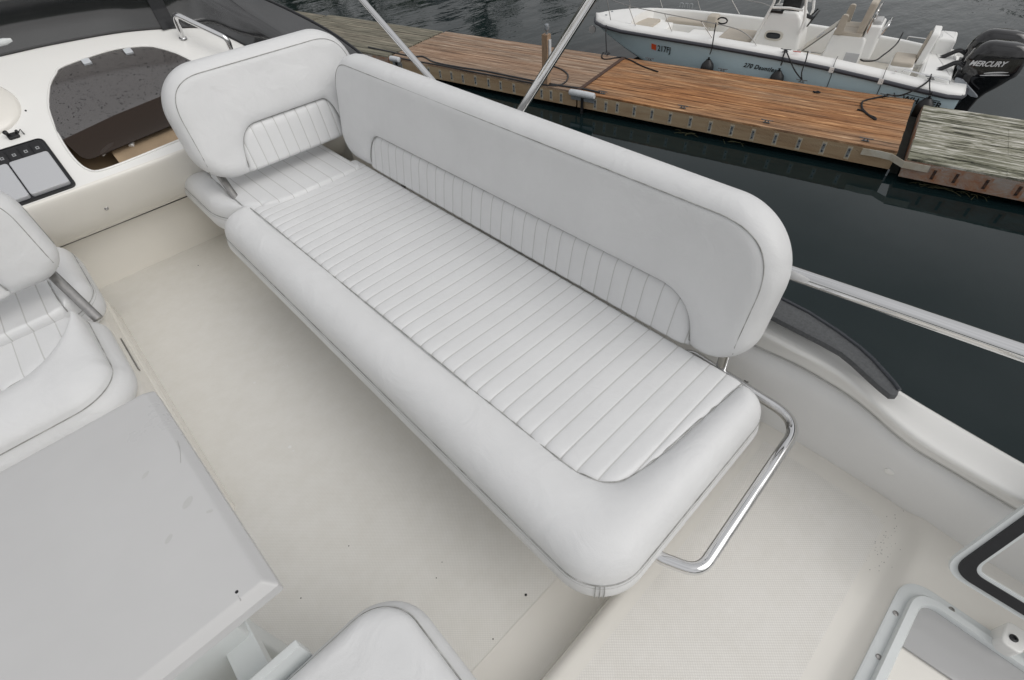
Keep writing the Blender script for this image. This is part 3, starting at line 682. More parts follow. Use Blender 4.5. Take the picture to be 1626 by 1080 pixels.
def coaming():
    pb = [(1206, 664), (1249, 687), (1342, 742), (1420, 790), (1500, 850)]
    pt = [(1194, 547), (1272, 582), (1350, 629), (1389, 660), (1432, 703), (1505, 745), (1583, 792)]
    rg = [(1210, 528), (1272, 563), (1330, 590), (1373, 629), (1428, 679), (1459, 703), (1544, 753), (1626, 798)]
    ou = [(1215, 478), (1240, 490), (1435, 621), (1530, 677), (1626, 732)]
    ZB, ZP, ZR, ZO = 0.125, 0.36, 0.435, 0.455
    def curve(ps, z, xf, xa):
        P = [W(*p, z)[:2] for p in ps]; P = [(xf, 3.4), (xf, 1.2)] + sorted(P, key=lambda q: -q[1]) + [(xa, -0.7), (xa, -1.2)]
        return np.array(sorted(P, key=lambda q: q[1]))
    cb, cp, cr_, cu = curve(pb, ZB, 1.19, 1.13), curve(pt, ZP, 1.195, 1.10), curve(rg, ZR, 1.17, 1.06), curve(ou, ZO, 1.27, 1.13)
    ys = np.linspace(-1.1, 3.3, 260)
    def sm(c):
        v = np.interp(ys, c[:, 1], c[:, 0]); k = np.ones(7) / 7; return np.convolve(np.pad(v, 3, mode='edge'), k, 'valid')
    B, P_, G_, O_ = sm(cb), sm(cp), sm(cr_), sm(cu)
    # padded liner below the groove
    m = MB(); rows = []
    for y, b, p in zip(ys, B, P_):
        r = []
        for t in np.linspace(0, 1, 14):
            x = b + (p - b) * t - 0.012 * math.sin(math.pi * t) ** 0.6; z = ZB - 0.03 + (ZP - ZB + 0.02) * t
            if t > 0.85: x += 0.020 * ((t - 0.85) / 0.15) ** 2
            r.append((x, y, z))
        r.append((p + 0.03, y, ZP - 0.012)); rows.append(r)
    m.grid(rows); o = m.build('side_liner', LINER, YT, angle=180)
    face_up(o, (-1, 0, 0))
    # the moulded gunwale above it
    m = MB(); rows = []
    for y, p, g, u_ in zip(ys, P_, G_, O_):
        r = [(p + 0.03, y, ZP - 0.014), (p + 0.004, y, ZP - 0.004), (p + 0.0, y, ZP + 0.004)]
        for t in np.linspace(0.1, 0.8, 5): r.append((p + (g - p) * t, y, ZP + (ZR - ZP) * t))
        for t in np.linspace(0, 1, 6): r.append((p + (g - p) * (0.8 + 0.2 * t) + 0.018 * t * t, y, ZP + (ZR - ZP) * (0.8 + 0.2 * math.sin(t * math.pi / 2))))
        r += [(g + 0.05, y, ZR + 0.004), (u_ - 0.02, y, ZO), (u_ - 0.006, y, ZO - 0.002), (u_, y, ZO - 0.012), (u_ + 0.03, y, 0.2), (u_ + 0.05, y, -0.7)]
        rows.append(r)
    m.grid(rows); o = m.build('gunwale', GELW, YT, angle=180); face_up(o, (0, 0, 1))
    m = MB().tube([(p + 0.002, y, ZP - 0.0035) for y, p in zip(ys, P_)][::3], 0.0022, 5); m.build('gunwale_seam', PLEAT, YT)
    # small round cap on the liner
    a = W(1413, 748, 0.24); x = float(np.interp(a[1], ys, (B + P_) / 2)) 
    MB().lathe([(0.0115, 0.0), (0.0115, 0.003), (0.009, 0.0045), (0.001, 0.005)], (a[0] - 0.002, a[1], a[2]), (-1, 0, 0), 20).build('screw_cap', GELW, YT)
    # port side: mirror-like plain coaming, out of frame
    m = MB(); m.grid([[(-1.24, y, 0.0), (-1.26, y, 0.30), (-1.25, y, 0.44), (-1.30, y, 0.46), (-1.38, y, 0.45), (-1.42, y, 0.2), (-1.44, y, -0.7)] for y in np.linspace(-1.1, 3.3, 12)])
    o = m.build('gunwale', GELW, YT); face_up(o, (0, 0, 1))
    return lambda y: float(np.interp(y, ys, O_))
gun_outer = coaming()

def small_bits():
    m = MB(); pts = [np.array(W(*p, 0.121)) for p in [(1200, 661), (1249, 688), (1300, 716), (1342, 742), (1385, 768), (1420, 790)]]
    m.tube(crom(pts, 6), 0.0028, 6); m.build('caulk_line', PLEAT, YT)
    rn = np.random.default_rng(3); m = MB()
    for k in range(46):
        px, py = rn.normal(1404, 8), rn.normal(868, 22); c = W(px + (868 - py) * 0.25, py, 0.1205); r = rn.uniform(0.0004, 0.0011)
        m.lathe([(r, 0), (r * .9, 0.0003)], (c[0], c[1], c[2] + 0.001), (0, 0, 1), 6)
    o = m.build('scuff_marks', BLACKP, YT, smooth=False); o['kind'] = 'stuff'
    m = MB()
    for px, py, r in ((623, 960, .0035), (621, 965, .0025), (835, 945, .004), (783, 1015, .002), (478, 950, .002), (315, 422, .003), (693, 918, .0018), (702, 893, .0016), (1342, 740, .003)):
        c = W(px, py, 0.0 if py > 800 or px < 400 else 0.12); m.lathe([(r, 0), (r * .6, 0.001)], (c[0], c[1], c[2] + 0.0015), (0, 0, 1), 5)
    o = m.build('deck_grit', BARK_ if 'BARK_' in globals() else BLACKP, YT, smooth=False); o['kind'] = 'stuff'
    m = MB()
    for px, py, r in ((405, 548, .005), (436, 577, .003), (450, 582, .003), (457, 581, .004), (404, 608, .006), (343, 635, .002), (460, 710, .007), (466, 716, .004), (330, 545, .002)):
        c = W(px, py, 0.0); m.lathe([(r, 0), (r * .7, 0.0005)], (c[0], c[1], c[2] + 0.001), (0, 0, 1), 7)
    o = m.build('salt_spots', GELW, YT, smooth=False); o['kind'] = 'stuff'
small_bits()
def hull():
    m = MB(); rows = []
    for y, k in ((-6.5, 0.93), (-4, 1.0), (0, 1.0), (3, 0.97), (5.5, 0.78), (7.5, 0.42), (8.8, 0.06)):
        rows.append([(s * x * k, y + yo * (1 - k), z) for s, x, z, yo in
                     ((-1, 0.3, PW - .9, 0), (-1, 1.7, PW - .35, 0), (-1, 1.85, PW + .3, 0), (-1, 2.05, -1.45, 1), (-1, 2.0, -1.38, 1), (-1, 1.55, -1.4, 1),
                      (1, 1.55, -1.4, 1), (1, 2.0, -1.38, 1), (1, 2.05, -1.45, 1), (1, 1.85, PW + .3, 0), (1, 1.7, PW - .35, 0), (1, 0.3, PW - .9, 0))])
    m.grid(rows, close_v=True); n = 12
    m.f.append(tuple(range(n))); m.m.append(0)
    m.build('hull', GELW, YT, angle=50)
    m = MB(); rows = []
    for y, hw, zt_ in ((-3.2, 1.3, -0.75), (-1.1, 1.32, -0.65), (3.3, 1.3, -0.65), (4.3, 1.15, -0.95), (5.2, 0.85, -1.35)):
        rows.append([(-hw - .12, y, -1.42), (-hw, y, zt_), (hw, y, zt_), (hw + .12, y, -1.42)])
    m.grid(rows); m.build('cabin_house', GELW, YT, smooth=False)
    # flybridge underside and aft/front skirts
    m = MB(); m.box((-1.40, -1.2, -0.06), (1.22, 3.3, -0.012)); m.build('deck_underside', GELW, YT, smooth=False)
hull()

# ------------------------------------------------------------------ dash
SLP = 0.54
def PL(x, y, h=0.0):          # point on the sloping dash top, h = height along its normal
    nz = 1 / math.sqrt(1 + SLP * SLP)
    return (x, y - SLP * nz * h, 0.58 + SLP * (y - 2.65) + nz * h)
def PP(px, py):               # pixel -> (x, y) on the dash plane
    r = ray(px, py); nrm = np.array([0, -SLP, 1.0]); t = (np.array([0, 2.65, 0.58]) - CAM) @ nrm / (r @ nrm); p = CAM + r * t
    return float(p[0]), float(p[1])
WSB = [(-1.30, 3.14), (-1.1, 3.22), (-0.6, 3.262), (0.031, 3.265), (0.271, 3.260), (0.52, 3.24), (0.733, 3.195), (0.85, 3.155), (0.93, 3.06), (1.0, 2.92), (1.06, 2.72), (1.10, 2.5)]
HOLE = [(0.036, 2.86), (0.026, 2.78), (0.028, 2.71), (0.042, 2.665), (0.075, 2.641), (0.18, 2.6405), (0.36, 2.651), (0.55, 2.662), (0.66, 2.674), (0.71, 2.70), (0.735, 2.76),
        (0.73, 2.88), (0.70, 2.98), (0.65, 3.065), (0.58, 3.128), (0.50, 3.152), (0.40, 3.162), (0.21, 3.143), (0.165, 3.115), (0.12, 3.07), (0.065, 2.975)]
def dash():
    holec = [tuple(p[:2]) for p in crom([(a, b, 0) for a, b in HOLE], 4, closed=True)]
    bm = bmesh.new()
    outer = [(-1.3, 2.615), (-0.6, 2.607), (0.0, 2.607), (0.5, 2.612), (0.9, 2.6), (1.12, 2.5)] + [(a, b) for a, b in reversed(WSB)]
    y_front = lambda x: float(np.interp(x, [-1.3, -0.6, 0, 0.5, 0.9, 1.12], [2.615, 2.607, 2.607, 2.612, 2.6, 2.5]))
    def loop(ps):
        vs = [bm.verts.new(PL(x, y)) for x, y in ps]
        return [bm.edges.new((vs[i], vs[(i + 1) % len(vs)])) for i in range(len(vs))]
    es = loop([(x, y_front(x)) for x in np.linspace(-1.3, 1.12, 40)] + [(a, b) for a, b in list(reversed(WSB))[1:]]) + loop(holec)
    bmesh.ops.triangle_fill(bm, use_beauty=True, edges=es)
    me = bpy.data.meshes.new('dash_top'); bmesh.ops.recalc_face_normals(bm, faces=bm.faces)
    for v in bm.verts: v.co -= Vector(org(YT))
    bm.to_mesh(me); bm.free(); me.materials.append(GELW); ob = bpy.data.objects.new('dash_top', me); COL.objects.link(ob); ob.parent = YT
    face_up(ob)
    # rounded face below the dash
    prof = [(0.0, 0.0), (-0.006, -0.006), (-0.008, -0.02), (0.0, -0.05), (0.02, -0.10), (0.055, -0.17), (0.10, -0.225), (0.155, -0.262), (0.19, -0.275), (0.20, -0.285), (0.25, -0.29)]
    pr = crom([(0, a, b) for a, b in prof], 4)
    rows = []
    for x in np.linspace(-1.3, 1.12, 40):
        o = PL(x, y_front(x)); rows.append([(x, o[1] + q[1], o[2] + q[2]) for q in pr])
    m = MB(); m.grid(rows); d = m.build('dash_face', GEL, YT, angle=180); face_up(d, (0, -1, 0))
    # side return into the gunwale
    m = MB(); m.grid([[(1.12, 2.5, z) for z in (0.0, 0.3, 0.49)], [(1.2, 2.3, z) for z in (0.0, 0.3, 0.46)]]); m.build('dash_return', GEL, YT)
    # toe riser under the overhang
    m = MB(); m.grid([[(x, 2.845, z) for z in (0.0, 0.012, 0.29)] + [(x, 2.85, 0.292)] for x in np.linspace(-1.3, 1.24, 6)])
    m.build('toe_riser', GEL, YT, smooth=False)
    m = MB(); m.tube([(x, y_front(x) + 0.194, 0.557 - 0.279) for x in np.linspace(-1.3, 1.1, 20)], 0.0042, 6); m.build('dash_joint', BLACKP, YT)
    # rim of the glovebox opening
    m = MB(); m.tube([PL(x, y, 0.001) for x, y in holec], 0.0045, 8, closed=True); m.build('glovebox_rim', GELW, YT)
    # recess
    m = MB(); rows = [[PL(x, y, -h) for x, y in holec] for h in (0.0, 0.03)]; m.grid(rows, close_v=True); m.build('glovebox_lip', GELW, YT)
    m = MB(); rows = [[PL(x, y, -h) for x, y in holec] for h in (0.03, 0.15)]; m.grid(rows, close_v=True); b = len(m.v) - len(holec)
    m.f.append(tuple(b + k for k in range(len(holec)))); m.m.append(0); m.build('glovebox_liner', BEIGE, YT, smooth=False)
    # foredeck moulding outside the windscreen
    m = MB(); rows = []
    for a, b in WSB: rows.append([PL(a, b), (a * 1.03, b + 0.06, PL(a, b)[2] - 0.02), (a * 1.05, b + 0.5, PL(a, b)[2] - 0.4), (a * 1.02, b + 1.2, -0.6)])
    m.grid(rows); m.build('front_cowling', GELW, YT)
    # little screw in the dash face
    best = None
    for zz in np.linspace(0.30, 0.55, 120):
        c_ = W(169, 331, zz); fy = y_front(c_[0]) + float(np.interp(zz - PL(0, y_front(0))[2], [q[1] for q in prof][::-1], [q[0] for q in prof][::-1]))
        if best is None or abs(c_[1] - fy) < best[0]: best = (abs(c_[1] - fy), (c_[0], fy - 0.002, zz))
    p = best[1]
    MB().lathe([(0.008, -0.01), (0.008, 0.002), (0.004, 0.004), (0.001, 0.003)], (p[0], p[1] - 0.0, p[2]), (0, -1, 0.25), 16).build('dash_screw', BRUSH, YT)
dash()
def glovebox():
    lo = [(0.036, 2.80), (0.05, 2.738), (0.07, 2.722), (0.10, 2.722), (0.235, 2.736), (0.423, 2.753), (0.60, 2.77), (0.70, 2.80), (0.725, 2.86)]
    hi = [(0.036, 2.86), (0.065, 2.965), (0.12, 3.062), (0.165, 3.107), (0.21, 3.135), (0.40, 3.153), (0.50, 3.144), (0.58, 3.12), (0.65, 3.057), (0.70, 2.975), (0.725, 2.88)]
    bd = [(0.036, 2.835), (0.26, 2.872), (0.497, 2.896), (0.725, 2.905)]
    xs = 0.036 + (0.725 - 0.036) * cl(70); rows = []
    for x in xs:
        l = np.interp(x, *zip(*lo)); h = np.interp(x, *zip(*hi)); b = min(np.interp(x, *zip(*bd)), h); r = []
        bb = min(max(b - 0.018, l + 0.002), h - 0.002)
        for y in np.concatenate([np.linspace(l, bb, 16), np.linspace(bb, h, 31)[1:]]):
            k = max(0, b - y); r.append(PL(x, y, 0.006 - 0.40 * k ** 1.25 if k else 0.006))
        rows.append(r)
    mi = []
    for i in range(len(xs) - 1):
        x = (xs[i] + xs[i + 1]) / 2; l = np.interp(x, *zip(*lo)); h = np.interp(x, *zip(*hi)); b = min(np.interp(x, *zip(*bd)), h)
        for k in range(45): mi.append(1 if k < 15 else 0)
    m = MB(); m.grid(rows); m.m = list(mi); r2 = [[(p[0], p[1] + 0.002, p[2] - 0.004) for p in r] for r in rows]
    m.grid(r2); m.m = list(mi) + list(mi); lid = m.build('glovebox_lid', [SMOKE, LIPM], YT, angle=180, recalc=False)
    for px, py in ((139, 101), (205, 84.5)):
        x, y = PP(px, py); MB().box((-0.016, -0.013, 0.006), (0.016, 0.013, 0.014), fr=lambda a, b, c: PL(x + a, y + b, c)).build('lid_clip', FENDW, lid, smooth=False)
    # things lying in the glovebox
    m = MB(); m.tube(crom([PL(0.12, 2.735, -0.035), PL(0.16, 2.75, -0.03), PL(0.20, 2.765, -0.035), PL(0.22, 2.78, -0.05), PL(0.25, 2.76, -0.045), PL(0.24, 2.74, -0.05)], 6), 0.011, 8)
    o = m.build('rolled_cloth', LINER, None); tag(o, 'rolled pale cloth lying inside the open front of the smoked glovebox', 'cloth')
    m = MB(); m.box((0.16, 2.665, -0.06), (0.60, 2.93, -0.055), fr=lambda a, b, c: PL(a, b, c)); o = m.build('paper_chart', BEIGE, None, smooth=False)
    tag(o, 'tan sheet of paper lying flat in the glovebox under the smoked lid', 'paper')
glovebox()
def switch_panel():
    rb = [(a, b) for a, b in [PP(-60, 262), PP(62, 222), PP(76, 228), PP(120, 293), PP(115, 304), PP(25, 340), PP(-60, 372)]]
    x0, x1, y0, y1 = -0.44, -0.022, 2.600, 2.852
    def fr(a, b, c): return PL(a, b, c)
    rr = lambda x0, x1, y0, y1, r: [tuple(p) for p in fillet([(x0, y0), (x1, y0), (x1, y1), (x0, y1)], r, 6, closed=True)]
    bz = MB().slab(rr(x0, x1, 2.611, y1, 0.022), fr, -0.02, 0.008, 0.003).build('switch_panel', BLACKP, YT, angle=40)
    m = MB(); m.tube([fr(*p, 0.008) for p in rr(x0 + .004, x1 - .004, 2.615, y1 - .004, 0.02)], 0.003, 6, closed=True); m.build('panel_edge', BLACK, bz)
    for k in range(6):
        cx = -0.058 - 0.041 * k
        s = MB().slab(rr(cx - 0.0185, cx + 0.0185, 2.765, 2.838, 0.004), fr, 0.008, 0.014, 0.002).build('rocker_switch', BLACK, bz)
        mm = MB(); mm.box((cx - 0.006, 2.80, 0.0145), (cx + 0.006, 2.812, 0.0148), fr=fr)
        mm.box((cx - 0.003, 2.803, 0.0149), (cx + 0.003, 2.809, 0.0151), m=1, fr=fr)
        mm.build('switch_symbol', [mat('switch_print', (0.35, 0.36, 0.37), 0.5) if k == 0 else bpy.data.materials['switch_print'], BLACK], s, smooth=False)
    for a, b in ((-0.171, -0.036), (-0.310, -0.176)):
        MB().slab(rr(a, b, 2.622, 2.775, 0.010), fr, 0.008, 0.026, 0.004).build('cover_flap', GREYLID, bz)
    c = PP(22, 217); m = MB()
    m.slab(rr(-0.020, 0.020, -0.012, 0.012, 0.008), lambda a, b, z: PL(c[0] + a, c[1] + b, z), 0.0, 0.010, 0.003)
    m.lathe([(0.006, 0), (0.008, 0.01), (0.009, 0.02), (0.004, 0.024)], PL(c[0] - 0.012, c[1] + 0.004, 0.008), (-0.2, -0.5, 0.9), 10)
    m.lathe([(0.005, 0), (0.006, 0.012), (0.003, 0.016)], PL(c[0] + 0.014, c[1] + 0.002, 0.008), (0.5, -0.2, 0.8), 10)
    m.tube([PL(c[0] + 0.02, c[1] + 0.004, 0.006), PL(c[0] + 0.034, c[1] + 0.01, 0.014), PL(c[0] + 0.036, c[1] - 0.006, 0.004)], 0.0022, 6)
    o = m.build('microphone_clip', BLACK, None); tag(o, 'small black clip bracket fixed to the dash above the rocker switches', 'bracket')
    c = PP(-8, 163); m = MB(); nzv = Vector((0, -SLP, 1)).normalized()
    m.lathe([(0.150, 0.0), (0.148, 0.006), (0.138, 0.014), (0.11, 0.021), (0.07, 0.026), (0.03, 0.028), (0.002, 0.0285)], PL(c[0] - 0.075, c[1] - 0.01, 0.0), tuple(nzv), 48)
    o = m.build('compass_cover', GEL, None, angle=60); tag(o, 'round cream domed cover on the dash at the left edge', 'cover')
    p = PP(166 / 2.7, 176)
    c = PP(41, 176); m = MB().lathe([(0.004, 0.0), (0.0035, 0.002), (0.001, 0.003)], PL(*c, 0.0), (0, -.5, 1), 10); m.build('dash_stud', BLACK, YT)
switch_panel()
def windscreen():
    top = []
    B_ = crom([PL(a, b) for a, b in WSB], 6)
    n = len(B_); rows = []
    for i, b in enumerate(B_):
        t = i / (n - 1)
        tw = max(0, (t - 0.52) / 0.48); tw = tw * tw * (3 - 2 * tw)
        # outward direction: forward on the front, starboard on the wing
        outd = np.array([math.sin(tw * 1.35), math.cos(tw * 1.35), 0])
        hgt = 0.36 * (1 - tw) + 0.13 * tw; lean = -0.02 * (1 - tw) + 0.20 * tw
        r = []
        for s in np.linspace(0, 1, 10):
            bow = 0.03 * math.sin(s * math.pi) * (1 - tw) + 0.03 * tw * math.sin(s * math.pi)
            fl_ = tw * 0.25 * max(0, s - 0.45) / 0.55
            r.append(tuple(np.array(b) + outd * ((lean * s + bow) * (1 - tw) + tw * 0.05 * s + fl_) + np.array([0, 0, hgt * s * (1 - tw) + tw * 0.17 * min(1, s / 0.5) ** 0.8])))
        rows.append(r)
    m = MB(); m.grid(rows); r2 = [[(p[0] * 0.996, p[1] - 0.004, p[2]) for p in r] for r in rows]; m.grid(r2)
    ws = m.build('windscreen', WINDS, YT, angle=180, recalc=False)
    MB().tube([r[-1] for r in rows], 0.008, 8).build('screen_top_trim', BLACKP, ws)
    MB().tube([tuple(np.array(r[0]) + [0, -0.004, 0.003]) for r in rows], 0.005, 6).build('screen_gasket', BLACK, ws)
    # black mullion
    i0 = int(np.argmin([abs(b[0] - 0.705) for b in B_])); m = MB()
    a, c = rows[i0], rows[max(0, i0 - 3)]
    g = [[tuple(np.array(p) + [dx, -0.012, 0]) for p in a] for dx in (-0.032, 0.032)]
    m.grid(g); g = [[tuple(np.array(p) + [dx, -0.004, 0]) for p in a] for dx in (-0.032, 0.032)]; m.grid(g); m.build('screen_mullion', BLACKP, ws, smooth=False, recalc=False)
    m = MB(); c = np.array(PL(*PP(6, 78), 0.03)); m.lathe([(0.002, -0.05), (0.012, -0.045), (0.016, -0.02), (0.016, 0.02), (0.012, 0.045), (0.002, 0.05)], c, (1, 0.02, 0.02), 14)
    o = m.build('courtesy_lamp', WHITEP, None); tag(o, 'small pale oval lamp at the foot of the dark windscreen', 'lamp')
windscreen()
def grab():
    a = PL(*PP(291, 61)); b = PL(*PP(372, 95))
    a, b = np.array(a), np.array(b); up = np.array([0, -0.25, 1.0]); up /= np.linalg.norm(up)
    pts = fillet([a, a + up * 0.115, b + up * 0.10, b], 0.03, 8)
    t = thing('dash_handrail', tuple(a), 'short curved stainless grab rail standing on the dash beside the smoked windscreen', 'grab rail')
    MB().tube(pts, 0.0125, 14).build('rail_tube', CHROME, t)
    for p in (a, b): MB().lathe([(0.019, 0.0), (0.018, 0.004), (0.0125, 0.007)], p, up, 20).build('base_flange', CHROME, t)
grab()

# ------------------------------------------------------------------ bench
SEAM = [(0.452, 2.185), (0.455, 2.06), (0.461, 1.61), (0.467, 0.937), (0.474, 0.612), (0.478, 0.403), (0.488, 0.344), (0.51, 0.296), (0.556, 0.268), (0.677, 0.247), (0.804, 0.237), (0.93, 0.226), (0.985, 0.220)]
def smooth_line(ps, n=5):
    return [(float(p[0]), float(p[1])) for p in crom([(a, b, 0) for a, b in ps], n)]
BN = thing('bench_seat', (0.65, 1.15, 0), 'long white vinyl bench seat with pleated cushion and padded back on a polished tube frame', 'bench')
def bench():
    x0, x1, y0, y1 = 0.305, 0.998, 0.133, 2.195
    st = [0.265 + 0.0505 * k for k in range(0, 40) if 0.265 + 0.0505 * k < 2.17]
    base = cushion(BN, ident, x0, x1, y0, y1, (0.12, 0.07, 0.03, 0.09), smooth_line(SEAM), st, 0.42, 0.355, 0.270, bol=0.014)
    for c in [base] + list(base.children):
        if 'panel' in c.name: face_up(c)
    # corner stitching at the aft port corner
    m = MB()
    for dx in (-0.004, 0.0, 0.004):
        o_ = np.array([-0.62, -0.78, 0]) * 0.004
        q = [np.array(W(952 + dx * 900, yy, zz)) for yy, zz in ((910, 0.358), (918, 0.344), (927, 0.325), (936, 0.300))]
        c_ = np.array([0.425, 0.253]); th0 = math.atan2(q[0][1] - c_[1], q[0][0] - c_[0])
        m.tube([(c_[0] + math.cos(th0) * r_ + dx * .6, c_[1] + math.sin(th0) * r_ - dx * .6, z_) for r_, z_ in ((0.1205, 0.357), (0.1275, 0.345), (0.1295, 0.325), (0.128, 0.30))], 0.0011, 5)
    m.build('corner_stitching', STITCH, base)
    # backrest
    st = [0.005 + 0.0693 * k for k in range(0, 29)]
    y_lo = 0.857 - 0.617
    b, fr = backrest(BN, (0.973, y_lo, 0.421), (0, 1, 0), (1, 0, 0), 10, 2.045, 0.445, 0.135, (0.12, 0.12, 0.145, 0.19),
                     (0.155, 1.80, 0.14, 0.10, 0.168), [0.165 + 0.0545 * k for k in range(30)])
    # flat chrome posts
    def post(s, lowx):
        p = np.array(fr(s, 0.02, -0.03)); q = np.array([lowx, p[1], 0.30]); m = MB()
        m.tube([p + (p - q) * 0.4, p, q], 0.016, 14, sy=0.55); return m
    post(0.075, 1.088).build('back_post', CHROME, BN); post(1.66, 1.03).build('back_post', BRUSH, BN)
    # tubular frame loop
    z = 0.305
    loop = fillet([(0.95, 0.60, 0.20), (1.05, 0.47, z - 0.05), (1.088, 0.42, z), (1.068, 0.060, z), (0.530, 0.040, z), (0.50, 0.12, z - 0.01), (0.50, 0.45, z - 0.02), (0.56, 0.6, 0.24)], [0, 0.05, 0.05, 0.085, 0.05, 0.05, 0.05, 0], 12)
    MB().tube(loop, 0.0150, 18).build('tube_frame', CHROME, BN)
    MB().lathe([(0.0145, -0.006), (0.0145, 0.006)], (1.083, 0.235, z), (0.02, -1, 0), 18).build('tube_sleeve', BRUSH, BN)
    m = MB(); m.slab([tuple(p) for p in fillet([(0.68, 0.80), (0.92, 0.80), (0.92, 1.7), (0.68, 1.7)], 0.05, 5, closed=True)], ident, 0.0, 0.262, 0.01)
    m.build('moulded_base', GEL, BN)
bench()

def boxbase(root, x0, x1, y0, y1, z, r=0.05, bev=0.02):
    MB().slab([tuple(p) for p in fillet([(x0, y0), (x1, y0), (x1, y1), (x0, y1)], r, 6, closed=True)], ident, 0.0, z, bev).build('moulded_base', GEL, root)

# ------------------------------------------------------------------ companion seat (forward, starboard)
CS = thing('companion_seat', (0.7, 2.35, 0), 'white vinyl companion seat ahead of the bench, its tall back turned towards the bench', 'seat')
def companion():
    b, fr = backrest(CS, (0.370, 2.285, 0.485), (1, 0, 0), (0, 1, 0), 9, 0.83, 0.445, 0.135, (0.15, 0.12, 0.17, 0.17),
                     (0.185, 0.665, 0.11, 0.06, 0.185), [0.212 + 0.052 * k for k in range(9)])
    p = np.array(fr(0.075, 0.02, -0.02)); q = np.array([0.437, 2.155, 0.33])
    MB().tube([p + (p - q) * 0.5, p, q], 0.015, 14, sy=0.55).build('back_post', BRUSH, CS)
    # local: lx runs aft from the front edge, ly runs from the port end to starboard
    fwd, port = 2.86, 0.335
    f2 = lambda lx, ly, z: (port + ly, fwd - lx, z)
    sm = smooth_line([(0.13, 0.60), (0.13, 0.30), (0.135, 0.20), (0.16, 0.145), (0.22, 0.115), (0.4, 0.105), (0.6, 0.10), (0.76, 0.10)])
    cushion(CS, f2, 0.0, 0.785, 0.0, 0.64, (0.12, 0.31, 0.04, 0.05), sm, [0.16 + 0.062 * k for k in range(8)], 0.43, 0.37, 0.28, bol=0.0)
    for c in CS.children_recursive:
        if 'pleated_panel' in c.name and c.parent and 'cushion' in c.parent.name: face_up(c)
    boxbase(CS, 0.40, 0.98, 2.12, 2.78, 0.28)
    MB().slab([tuple(p) for p in fillet([(0.385, 2.36), (0.46, 2.36), (0.46, 2.62), (0.385, 2.62)], 0.02, 5, closed=True)], ident, 0.2, 0.265, 0.01).build('base_ledge', GEL, CS)
companion()

# ------------------------------------------------------------------ helm seat (port)
HS = thing('helm_seat', (-0.6, 2.0, 0), 'white vinyl helm seat at the left, back to back cushions on a moulded base', 'seat')
def helm():
    b, fr = backrest(HS, (-1.03, 2.065, 0.495), (1, 0, 0), (0, 1, 0), 2, 0.85, 0.375, 0.125, (0.10, 0.10, 0.15, 0.15),
                     (0.165, 0.665, 0.05, 0.045, 0.165), [0.19 + 0.06 * k for k in range(8)])
    p = np.array(fr(0.78, 0.02, -0.02)); q = np.array([-0.214, 1.955, 0.37])
    MB().tube([p + (p - q) * 0.6, p, q], 0.016, 14, sy=0.5).build('back_post', BRUSH, HS)
    f1 = lambda lx, ly, z: (-0.205 - ly, 1.475 + lx, z)            # aft facing cushion: lx forward, ly to port
    sm = smooth_line([(0.25, 0.80), (0.255, 0.5), (0.262, 0.32), (0.285, 0.21), (0.34, 0.135), (0.42, 0.075), (0.47, 0.060), (0.49, 0.052)])
    c1 = cushion(HS, f1, 0.035, 0.50, 0.035, 0.86, (0.13, 0.06, 0.05, 0.05), sm, [0.11 + 0.062 * k for k in range(12)], 0.425, 0.392, 0.262, bol=0.028, bulge=0.034)
    f2 = lambda lx, ly, z: (-0.185 - ly, 2.60 - lx, z)
    sm = smooth_line([(0.13, 0.80), (0.13, 0.3), (0.14, 0.18), (0.18, 0.125), (0.3, 0.105), (0.45, 0.10), (0.58, 0.09)])
    c2 = cushion(HS, f2, 0.0, 0.575, 0.0, 0.86, (0.12, 0.16, 0.05, 0.05), sm, [0.14 + 0.062 * k for k in range(11)], 0.42, 0.365, 0.27, bol=0.006)
    for c in HS.children_recursive:
        if 'pleated_panel' in c.name and 'cushion' in c.parent.name: face_up(c)
    boxbase(HS, -1.2, -0.215, 1.55, 2.52, 0.27, 0.04, 0.03)
    MB().slab([tuple(p) for p in fillet([(-0.5, 1.2), (-0.203, 1.2), (-0.203, 2.56), (-0.5, 2.56)], 0.02, 5, closed=True)], ident, 0.0, 0.11, 0.02).build('base_plinth', GEL, HS)
    MB().box((-0.2145, 1.83, 0.19), (-0.211, 2.05, 0.205)).build('base_slot', BRUSH, HS, smooth=False)
helm()

# ------------------------------------------------------------------ port aft seat corner
PS = thing('port_seat', (-0.3, 0.1, 0), 'plain white seat cushion whose rounded corner shows at the bottom edge', 'seat')
f3 = lambda lx, ly, z: (0.012 - lx, 0.452 - ly, z)
cushion(PS, f3, 0.0, 0.9, 0.0, 0.85, (0.085, 0.06, 0.05, 0.05), None, [], 0.468, 0.440, 0.335, bulge=0.024, name='seat_cushion')
boxbase(PS, -0.86, -0.03, -0.36, 0.38, 0.335)

